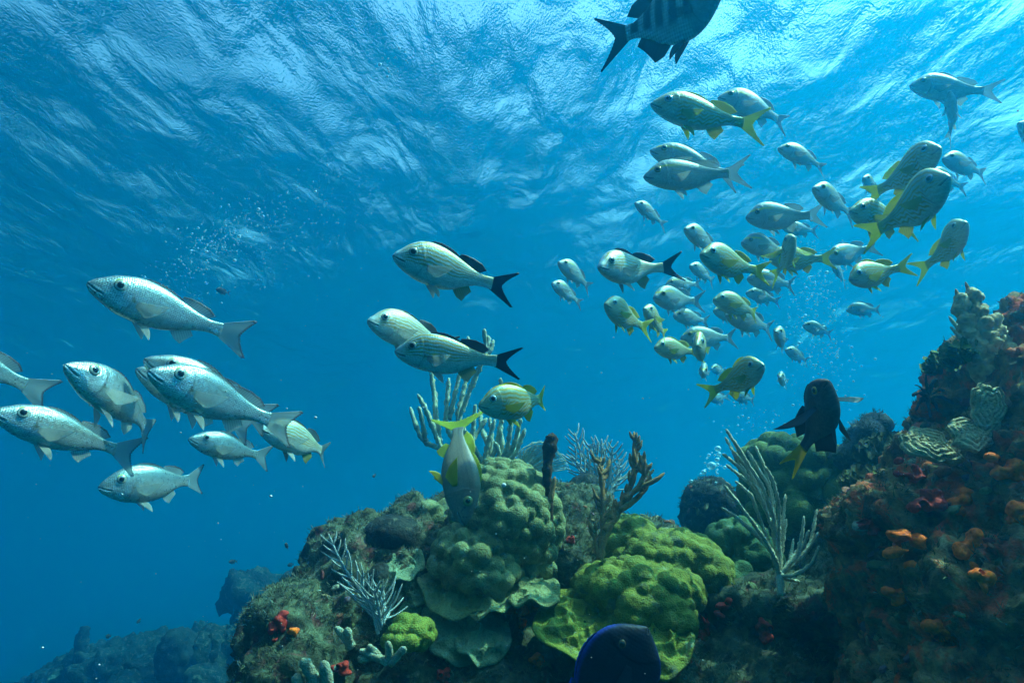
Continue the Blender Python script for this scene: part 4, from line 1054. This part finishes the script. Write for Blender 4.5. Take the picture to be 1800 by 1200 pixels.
# ------------------------------------------------------------------ the shoal, photo pixel of nose and of tail tip centre
G_S = 'silver snappers swimming together'
G_B = 'grunts with black tails'
G_Y = 'yellow finned striped grunts in the shoal'
G_E = 'pale silver grunts in the shoal'
FISH = [
 # kind, nose, tail, psi, bend, length, label, extra
 ('snapper', (154, 496), (430, 594), 14, -.25, .30, 'large silver snapper swimming alone, uppermost of the silver snappers, below the bubble cloud', dict(q=1.5)),
 ('snapper', (254, 630), (470, 736), 22, .1, .30, 'silver snapper mostly hidden behind the big one, its head and back showing above it', {}),
 ('snapper', (240, 647), (440, 755), 22, .1, .30, 'silver snapper of which only the snout shows, under two other snapper heads', {}),
 ('snapper', (261, 651), (512, 752), 24, -.15, .29, 'big bright silver snapper in front of two others, tail over the striped grunt', dict(q=1.5)),
 ('snapper', (114, 640), (262, 764), 46, .5, .30, 'silver snapper with head raised and bent body, steepest of the silver snappers', {}),
 ('snapper', (-205, 570), (84, 694), 12, .1, .29, 'silver snapper cut off by the picture edge, only its tail end in view', {}),
 ('snapper', (-16, 722), (238, 800), 24, .1, .29, 'silver snapper whose face lies behind the tail of the cut off fish', dict(q=1.3)),
 ('snapper', (173, 855), (352, 842), 36, .35, .29, 'lowest silver snapper, level body with a long white pelvic fin below', dict(deep=1.15)),
 ('snapper', (332, 770), (471, 804), 34, .15, .27, 'small silver snapper swimming alone beneath the big bright snapper', {}),
 ('bluetail', (456, 752), (574, 798), 44, .6, .25, 'yellow striped grunt with blue grey tail, partly behind a snapper tail', {}),
 ('blacktail', (691, 447), (899, 508), 18, -.2, .25, 'striped black tailed grunt above the other two black tailed grunts of its trio', dict(q=1.4)),
 ('blacktail', (646, 562), (800, 614), 36, .1, .24, 'striped black tailed grunt half hidden behind a brighter one', dict(q=1.2)),
 ('blacktail', (694, 616), (908, 638), 6, -.1, .24, 'bright gold striped grunt with black tail passing in front of tall sea rods', dict(q=1.5)),
 ('blacktail', (1052, 468), (1195, 468), 42, -.75, .25, 'stout striped grunt with a curved black tail at the edge of the shoal', dict(q=1.4)),
 ('french', (841, 712), (957, 700), 46, .75, .20, 'yellow finned grunt hovering above the snapper that points down', dict(q=1.2)),
 ('silverblue', (981, 460), (1037, 508), 38, .2, .19, 'pale grunt, upper of the pair swimming apart beside the stout black tailed grunt', {}),
 ('silverblue', (970, 497), (1022, 535), 38, .2, .19, 'pale grunt, lower of the pair swimming apart beside the stout black tailed grunt', {}),
 ('silverblue', (1203, 401), (1266, 442), 48, .1, .20, 'pale grunt with raised snout, right behind a yellow finned grunt near the shoal centre', {}),
 ('french', (1231, 446), (1350, 480), 42, -.1, .20, 'clear yellow finned grunt in full side view next to the stout black tailed grunt', dict(q=1.3)),
 ('silverblue', (1212, 466), (1254, 496), 50, .2, .19, 'small pale grunt just below the full side view yellow finned grunt', {}),
 ('silverblue', (1149, 522), (1236, 530), 50, -.2, .25, 'large pale grunt with big forked tail under the curved black tail', {}),
 ('silverblue', (1170, 500), (1233, 500), 40, .1, .20, 'pale grunt of which only back and tail show behind the large pale one', {}),
 ('french', (1063, 533), (1144, 580), 48, -.1, .20, 'greenish yellow finned grunt swimming at the lower front corner of the shoal', dict(q=1.1)),
 ('french', (1132, 541), (1171, 592), 56, .2, .19, 'narrow yellow finned grunt turned nearly head on beside the large pale grunt', {}),
 ('silverblue', (1183, 554), (1246, 566), 42, .3, .21, 'pale grunt sandwiched between the large pale grunt and the long one below', {}),
 ('silverblue', (1196, 594), (1293, 594), 36, .4, .25, 'long pale grunt behind the head on yellow grunt', {}),
 ('french', (1150, 610), (1232, 620), 44, .0, .20, 'yellow finned grunt at the shoal bottom, its rear half behind a head on grunt', {}),
 ('french', (1224, 606), (1232, 618), None, .1, .19, 'yellow striped grunt seen exactly head on', dict(dist=1.62)),
 ('french', (1253, 526), (1330, 553), 46, .4, .20, 'olive yellow finned grunt in the middle of the pale grunts', {}),
 ('silverblue', (1254, 545), (1310, 560), 46, .1, .19, 'pale grunt whose face peeks out below the olive yellow finned grunt', {}),
 ('silverblue', (1276, 553), (1357, 580), 50, .35, .24, 'darker pale grunt with yellow brow and broad spread tail', {}),
 ('silverblue', (1311, 514), (1371, 531), 40, .4, .19, 'pale grunt directly beside the olive yellow finned grunt and left of the bubbles', {}),
 ('silverblue', (1313, 489), (1396, 502), 44, .4, .22, 'pale grunt below the yellow tails with its own tail next to the bubble column', {}),
 ('silverblue', (1363, 582), (1377, 612), None, .15, .18, 'small pale grunt facing the viewer at the edge of the bubble column', dict(dist=2.3)),
 ('silverblue', (1380, 614), (1420, 636), 48, .3, .18, 'small pale grunt below the one that faces the viewer, by the bubbles', {}),
 ('silverblue', (1411, 571), (1462, 588), 40, .4, .18, 'small pale grunt swimming inside the bubble column', {}),
 ('silverblue', (1487, 544), (1547, 545), 42, .5, .20, 'lone round pale grunt beyond the bubble column, over the reef', {}),
 ('silverblue', (1370, 662), (1382, 674), None, .1, .17, 'tiny pale grunt facing the viewer, lowest beside the bubbles', dict(dist=2.9)),
 ('silverblue', (1235, 655), (1240, 645), None, .1, .18, 'dark little grunt facing the viewer above a yellow tail', dict(dist=2.5)),
 ('silverblue', (1250, 648), (1276, 652), 62, .2, .18, 'little pale grunt tucked close to the dark little grunt', {}),
 ('silverblue', (1248, 701), (1282, 697), 55, .1, .18, 'pale grunt mostly covered by the tail of a yellow finned grunt', {}),
 ('silverblue', (1286, 693), (1326, 704), 50, .3, .18, 'pale grunt peeping out under the belly of a yellow finned grunt', {}),
 ('french', (1342, 640), (1236, 694), 42, .5, .21, 'big yellow finned grunt heading up the other way, lowest of the yellow finned shoal', dict(q=1.3)),
 ('silverblue', (1367, 260), (1449, 299), 34, .35, .20, 'slim pale grunt alone in the upper shoal, pointing up to the surface', {}),
 ('silverblue', (1429, 329), (1500, 380), 50, .2, .22, 'pale grunt with yellow brow swimming up beside the crowded yellow grunts', {}),
 ('silverblue', (1517, 312), (1548, 345), 55, .1, .17, 'small pale grunt with only its head out from behind a yellow tail', {}),
 ('french', (1654, 259), (1520, 348), 39, .4, .23, 'large yellow finned grunt, upper of two overlapping ones that face the other way', dict(q=1.4, deep=1.1)),
 ('french', (1669, 309), (1516, 418), 39, .4, .23, 'large yellow finned grunt in front of its twin, lower of two overlapping ones', dict(q=1.5, deep=1.1)),
 ('french', (1493, 370), (1612, 400), 44, .0, .21, 'yellow finned grunt hidden behind two large ones except face and tail', {}),
 ('french', (1699, 390), (1608, 480), 40, .45, .21, 'yellow finned grunt climbing steeply at the outer end of the shoal', dict(q=1.3)),
 ('french', (1493, 491), (1603, 466), 46, -.3, .20, 'bright yellow tailed grunt at the lower right of the shoal with wavy stripes', dict(q=1.3)),
 ('silverblue', (1311, 382), (1448, 377), 24, -.25, .24, 'large pale grunt in side view with raised forked tail in mid shoal', dict(q=1.2)),
 ('silverblue', (1375, 400), (1437, 407), 40, .3, .20, 'pale grunt hidden behind the large side view grunt, its tail showing below', {}),
 ('french', (1394, 415), (1357, 490), 52, .3, .20, 'yellow finned grunt with upturned face, one pectoral fin stretched sideways', dict(q=1.2, pect_out=.8)),
 ('french', (1352, 455), (1466, 454), 30, -.15, .21, 'yellow finned grunt whose head is hidden, long bright yellow tail in clear view', {}),
 ('silverblue', (1303, 426), (1388, 444), 44, .1, .20, 'pale grunt between two yellow finned grunts, only the face in view', {}),
 ('silverblue', (1455, 455), (1545, 432), 46, -.2, .23, 'large grey grunt right above the bright yellow tailed grunt', {}),
 ('silverblue', (1462, 462), (1486, 500), 50, .1, .19, 'pale grunt mostly concealed behind the large grey grunt', {}),
 ('silverblue', (1656, 278), (1732, 309), 48, .3, .21, 'pale grunt with spread tail at the far end of the shoal below a diving fish', {}),
 ('silverblue', (1635, 302), (1698, 332), 46, .1, .21, 'pale grunt tail end sticking out behind the large yellow finned pair', {}),
 ('silverblue', (1599, 150), (1758, 160), 14, -.2, .27, 'long pale grunt near the surface with a bright white lower tail lobe', dict(q=1.2)),
 ('silverblue', (1669, 160), (1666, 250), 40, .2, .22, 'grey grunt swimming upwards in front of the long pale grunt', dict(up=(-.35, .2, -1))),
 ('silverblue', (1790, 215), (1850, 285), 40, .2, .24, 'dim grunt cut off by the picture edge at the upper shoal', {}),
 ('silverblue', (1262, 171), (1381, 220), 26, .45, .23, 'pale grey grunt behind the yellowish grunt close to the surface', {}),
 ('french', (1144, 181), (1341, 222), 16, -.1, .26, 'long yellowish grunt highest in front of the shoal, under the dark fish', dict(q=1.4, deep=.86)),
 ('silverblue', (1143, 264), (1296, 312), 14, .1, .25, 'slim pale grunt, rear one of two overlapping in side view', dict(q=1.2, deep=.88)),
 ('silverblue', (1131, 310), (1313, 302), 12, -.2, .25, 'slim pale grunt, front one of two overlapping in side view', dict(q=1.4, deep=.88)),
 ('silverblue', (1116, 356), (1170, 398), 34, .2, .19, 'small pale grunt swimming alone below the two slim overlapping ones', {}),
]
for kd, nz, tl, psi, bd, ln, lab, ex in FISH:
    grp = {'snapper': G_S, 'blacktail': G_B, 'bluetail': None, 'french': G_Y, 'silverblue': G_E}[kd]
    fish(kd, nz, tl, psi, bd, ln, lab, grp, **ex)
fish('school', (818, 922), (806, 733), 32, -.7, .29, 'grey brown snapper with yellow fins diving head down over the coral mound', up=(.95, .05, .05), q=1.7, fold=.7, pect_out=.35, tw=.8, deep=1.12, spread=1.6)
fish('sergeant', (1268, -8), (1060, 76), 18, .15, .22, 'dark banded damselfish high in the water, cut off by the top edge', q=1.5, spread=1.25, deep=1.1)
fish('dark', (1453, 668), (1388, 820), 40, .45, .21, 'dark brown damselfish with yellow tail rising nose up above the reef', up=(-.75, .35, -1.0), q=1.4, pect_out=1.3, spread=.42, deep=.88, tw=1.3)
fish('tang', (1134, 1100), (1000, 1335), 16, .05, .26, 'dark navy surgeonfish with bright blue fin edges in front of the green coral', q=1.6)
G_T = 'tiny distant dark fish'
for nz, tl, ln, lab, d in (
    ((402, 987), (418, 986), .10, 'tiny dark fish hovering above the distant coral pillar', 5.5),
    ((505, 993), (517, 991), .08, 'tiny dark fish at the outer edge of the reef slope', 5.2),
    ((240, 1094), (248, 1086), .08, 'tiny slanting dark fish above the distant reef ridge', 5.6),
    ((186, 1118), (196, 1117), .09, 'tiny dark fish settling on the distant reef ridge', 6.0),
    ((655, 838), (661, 833), .05, 'tiny dark fish in open water near the diving snapper', 3.2),
    ((654, 896), (659, 908), .05, 'tiny dark fish upright on the summit of the reef slope', 2.4),
    ((672, 911), (680, 917), .05, 'tiny dark fish beside the small upright one on the reef slope', 2.4),
    ((380, 508), (404, 516), .14, 'faint bluish fish far behind the uppermost snapper', 5.0)):
    fish('tiny', nz, tl, None, .1, ln, lab, G_T, dist=d, q=.4)
fish('tiny', (501, 955), (507, 964), None, .1, .05, 'tiny pale yellow fish drifting beside the reef slope', None, dist=2.5, q=.4)
# ================================================================== things laid against the finished rock
from mathutils.bvhtree import BVHTree
TREES = [BVHTree.FromPolygons([tuple(p) for p in V], Fq) for V, Fq, _ in SURF]
def hit(px, py):
    d = Vector(ray(px, py)); best = None
    for t in TREES:
        h = t.ray_cast(CAM, d)
        if h[0] is not None and (best is None or h[3] < best[1]): best = (h[0], h[3])
    return best[0] if best else None
for k, (px, py, rx, ry, mt, lab, ho) in enumerate([
    (905, 1068, 26, 16, M_ORNG, 'bright orange sponge with dark holes under the plate edge of the knobby mound', 3),
    (950, 1062, 16, 22, M_ORNG, 'orange sponge tongue between the knobby mound and the mustard coral', 2),
    (1238, 1110, 14, 30, M_RED, 'red sponge strip right of the mustard coral edge', 1),
    (1270, 1068, 24, 16, M_RED, 'dark red sponge on the ledge behind the mustard coral', 1),
    (1345, 1108, 20, 18, M_RED, 'round red sponge under the rock ledge below the pale sea rod', 1),
    (1212, 1155, 18, 22, M_RED, 'deep red sponge at the bottom near the navy fish', 1),
    (1652, 1110, 34, 20, M_ORNG, 'orange sponge with several large holes in the deep shade of the outcrop', 5),
    (1702, 882, 26, 24, M_ORNG, 'bright orange sponge left of the upper orange patch on the outcrop', 1),
    (1770, 826, 32, 28, M_ORNG, 'brightest orange sponge high on the outcrop at the picture edge', 1),
    (1710, 965, 24, 34, M_ORNG, 'orange sponge in the middle of the outcrop face', 1),
    (1725, 1010, 14, 20, M_ORNG, 'orange sponge just below the middle one on the outcrop face', 1),
    (1612, 965, 40, 32, M_ORNG, 'broad orange sponge riddled with holes on the rounded outcrop boulder', 6),
    (1530, 925, 20, 14, M_RED, 'red sponge near the left edge of the rounded outcrop boulder', 2),
    (1640, 890, 30, 22, M_RED, 'crimson sponge on top of the rounded outcrop boulder', 2),
    (1595, 832, 22, 20, M_RED, 'rust red sponge below the jutting cream plate coral', 2),
    (1578, 1045, 18, 14, M_ORNG, 'pale orange sponge low under the rounded outcrop boulder', 1),
    (486, 1100, 22, 26, M_RED, 'red sponge on the left flank of the reef slope', 2),
    (512, 1112, 12, 12, M_ORNG, 'small orange red sponge beside the red one on the left flank', 1),
    (600, 1175, 18, 16, M_RED, 'dark red sponge between the pale coral fingers', 1),
    (1000, 948, 10, 10, M_RED, 'tiny red sponge in the dark cleft beside the brown branching coral', 1),
    (920, 1095, 12, 12, M_ORNG, 'small orange sponge below the large holed one at the plate edge', 1),
    (780, 1190, 20, 14, M_RED, 'dim red sponge at the very bottom of the reef', 1),
    (1795, 905, 16, 26, M_ORNG, 'rust orange sponge at the far edge of the outcrop', 1),
    (945, 1160, 22, 10, M_ORNG, 'dim orange sponge in the dark hollow left of the navy fish', 1)]):
    h = hit(px, py)
    if h is None: continue
    f_ = 1.3 if px > 1500 else 1.0
    sponge(px, py, h[1] - .004, rx * f_, ry * f_, mt, lab, 100 + k, ho, rd=.02)

# ---- small crusts and lumps growing all over the rock
def crusts():
    g = np.random.default_rng(77); bm = bmesh.new(); bmesh.ops.create_icosphere(bm, subdivisions=3, radius=1.0)
    sv = np.array([v.co[:] for v in bm.verts]); sf = np.array([[v.index for v in f.verts] for f in bm.faces]); bm.free()
    pal = np.array([(.20, .03, .03), (.30, .20, .09), (.10, .12, .03), (.36, .33, .22), (.30, .08, .03), (.16, .08, .10), (.07, .08, .05), (.24, .24, .10)])
    VV, FF, CC, n0 = [], [], [], 0
    for (V, Fq, wgt), num in zip(SURF, (380, 300, 30, 20)):
        Q = np.array([f[:3] for f in Fq]); a, b, c = V[Q[:, 0]], V[Q[:, 1]], V[Q[:, 2]]
        nn = np.cross(b - a, c - a); ar = np.linalg.norm(nn, axis=1); nn = nn / (ar[:, None] + 1e-12); ctr = (a + b + c) / 3
        ok = (nn * -ctr).sum(1) > 0
        for i_ in g.choice(len(Q), num, p=ar * ok / (ar * ok).sum()):
            n_ = nn[i_]; t1 = np.cross(n_, [.3, .2, 1]); t1 /= np.linalg.norm(t1); t2 = np.cross(n_, t1)
            s_ = .007 * min(2.2, np.exp(g.normal() * .5)); k = g.uniform(.15, .5); e = g.uniform(.6, 1.7)
            nz = 1 + .38 * fbm(sv * 1.6 + g.uniform(0, 50), 3, 5)[:, None] + .12 * fbm(sv * 6 + g.uniform(0, 50), 2, 6)[:, None]
            P = sv * nz * s_
            VV.append(ctr[i_] + t1 * P[:, :1] * e + t2 * P[:, 1:2] / e ** .5 + n_ * P[:, 2:3] * k); FF.append(sf + n0); n0 += len(sv)
            CC.append(np.tile(pal[g.integers(len(pal))] * g.uniform(.6, 1.2), (len(sv), 1)))
    m, nt, b = new_mat('encrusting_growth'); at_ = N(nt, 'ShaderNodeAttribute', attribute_name='Col'); tc = N(nt, 'ShaderNodeTexCoord')
    no = N(nt, 'ShaderNodeTexNoise', Scale=120.0, Detail=5.0, Roughness=.7); L(nt, tc.outputs['Object'], no.inputs['Vector'])
    L(nt, mixc(nt, .8, at_.outputs['Color'], ramp(nt, no.outputs['Fac'], [(.3, .4), (.7, 1.2)]), 'MULTIPLY'), b.inputs['Base Color']); b.inputs['Roughness'].default_value = .9
    bump_chain(nt, b, None, [(no.outputs['Fac'], .006, .8)])
    tag(mesh_obj('encrusting_growth', np.concatenate(VV), np.concatenate(FF), m, cols=np.concatenate(CC)), kind='stuff')
crusts()

# ---- turf: short algae filaments on the rock, one mass nobody could count
M_TURF = coral_mat('turf_algae', (.05, .07, .022), (.17, .17, .085), 25)
M_TURF2 = coral_mat('pale_turf', (.16, .17, .11), (.27, .28, .20), 25)
def turf(name, n, size, wid, mat, seed, zmin, blades, nfreq, thr):
    g = np.random.default_rng(seed); VV, FF, n0 = [], [], 0
    for V, Fq, wgt in SURF:
        Q = np.array([f[:3] for f in Fq]); a, b, c = V[Q[:, 0]], V[Q[:, 1]], V[Q[:, 2]]
        nr_ = np.cross(b - a, c - a); ar = np.linalg.norm(nr_, axis=1); nr_ = nr_ / (ar[:, None] + 1e-12)
        ctr = (a + b + c) / 3; tocam = -ctr / np.linalg.norm(ctr, axis=1, keepdims=True)
        ok = ((nr_ * tocam).sum(1) > -.25) & (nr_[:, 2] > zmin) & (fbm(ctr * nfreq, 3, seed) > thr)
        pr = ar * ok
        if pr.sum() <= 0: continue
        k = int(n * wgt * ok.mean() * min(1.5, ar.sum() / 3)); idx = g.choice(len(Q), k, p=pr / pr.sum())
        r1, r2 = np.sqrt(g.uniform(size=k)), g.uniform(size=k)
        P = a[idx] * (1 - r1)[:, None] + b[idx] * (r1 * (1 - r2))[:, None] + c[idx] * (r1 * r2)[:, None]
        for q in range(blades):
            d = nr_[idx] + g.normal(size=(k, 3)) * .55 + np.array([0, 0, .25]); d /= np.linalg.norm(d, axis=1, keepdims=True)
            s = np.cross(d, g.normal(size=(k, 3))); s /= np.linalg.norm(s, axis=1, keepdims=True) + 1e-9
            ln = (size * g.uniform(.35, 1.3, k))[:, None]; o = P + g.normal(size=(k, 3)) * size * .15
            crv = np.cross(d, s) * ln * g.uniform(-.4, .4, (k, 1))
            pts = np.stack([o - s * wid, o + s * wid, o + d * ln * .55 + crv * .5 + s * wid * .8, o + d * ln * .55 + crv * .5 - s * wid * .8, o + d * ln + crv * 1.3], 1)
            VV.append(pts.reshape(-1, 3)); base = n0 + np.arange(k)[:, None] * 5
            FF.append(base + np.array([[0, 1, 2]])); FF.append(base + np.array([[0, 2, 3]])); FF.append(base + np.array([[3, 2, 4]])); n0 += k * 5
    tag(mesh_obj(name, np.concatenate(VV), np.concatenate(FF), mat, smooth=True), kind='stuff')
turf('algae_turf', 22000, .016, .0009, M_TURF, 1, -.35, 5, 6.0, -.25)
turf('pale_algae_turf', 12000, .014, .0010, M_TURF2, 2, .05, 5, 9.0, .05)

# ---- bubbles and drifting specks
def bubbles(name, clouds, mat, seed):
    g = np.random.default_rng(seed); bm = bmesh.new(); bmesh.ops.create_icosphere(bm, subdivisions=2, radius=1.0)
    sv = np.array([v.co[:] for v in bm.verts]); sf = np.array([[v.index for v in f.verts] for f in bm.faces]); bm.free()
    VV, FF, n0 = [], [], 0
    for (x, y, Y, sx, sy, sY, n, rm, slope) in clouds:
        for _ in range(n):
            a, b = g.normal(), g.normal()
            p = at(x + a * sx, y + b * sy + slope * a * sx, Y + g.normal() * sY); r = .72 * rm * np.exp(g.normal() * .45)
            VV.append(sv * r * np.array([1.1, 1.1, .9]) + p); FF.append(sf + n0); n0 += len(sv)
    tag(mesh_obj(name, np.concatenate(VV), np.concatenate(FF), mat), kind='stuff')
def bubble_mat():
    m, nt, b = new_mat('air_bubble')
    b.inputs['Base Color'].default_value = (.55, .92, 1, 1); b.inputs['Roughness'].default_value = .35; b.inputs['Metallic'].default_value = .2
    lw = N(nt, 'ShaderNodeLayerWeight', Blend=.35); tp = N(nt, 'ShaderNodeBsdfTransparent'); mx = N(nt, 'ShaderNodeMixShader')
    L(nt, ramp(nt, lw.outputs['Facing'], [(0.0, .25), (.8, .8)]), mx.inputs[0]); L(nt, tp.outputs[0], mx.inputs[1]); L(nt, b.outputs[0], mx.inputs[2]); L(nt, mx.outputs[0], nt.nodes['Material Output'].inputs['Surface'])
    return m
M_BUB = bubble_mat()
bubbles('bubble_stream', [(1432, 560, 3.2, 32, 90, .12, 420, .0030, 0), (1440, 500, 3.2, 24, 40, .1, 160, .0034, 0), (1330, 740, 3.0, 40, 14, .1, 70, .0028, 0), (1455, 640, 3.2, 30, 40, .1, 90, .0034, 0), (1252, 825, 2.9, 14, 12, .05, 26, .006, 0),
    (1258, 800, 2.9, 5, 8, .03, 7, .007, 0), (1455, 700, 3.0, 50, 60, .15, 60, .0026, 0), (1195, 938, 2.6, 6, 4, .03, 6, .008, 0)], M_BUB, 1)
bubbles('bubble_cloud', [(405, 408, 3.6, 44, 22, .2, 300, .0036, -.55), (350, 450, 3.6, 50, 30, .25, 200, .0030, -.5), (520, 380, 3.8, 60, 40, .3, 170, .0028, -.4), (600, 320, 4.0, 60, 50, .3, 120, .0030, -.5), (690, 100, 4.2, 20, 30, .3, 40, .0045, -.5), (440, 470, 3.4, 80, 40, .3, 160, .0024, -.3)], M_BUB, 2)
M_SNOW = plain_mat('drifting_speck', (.5, .52, .48), .9)
bubbles('drifting_specks', [(900, 600, 1.3, 520, 330, .35, 240, .0005, 0), (900, 700, 2.0, 560, 300, .6, 320, .0009, 0), (500, 800, 1.2, 400, 250, .3, 120, .0008, 0)], M_SNOW, 3)
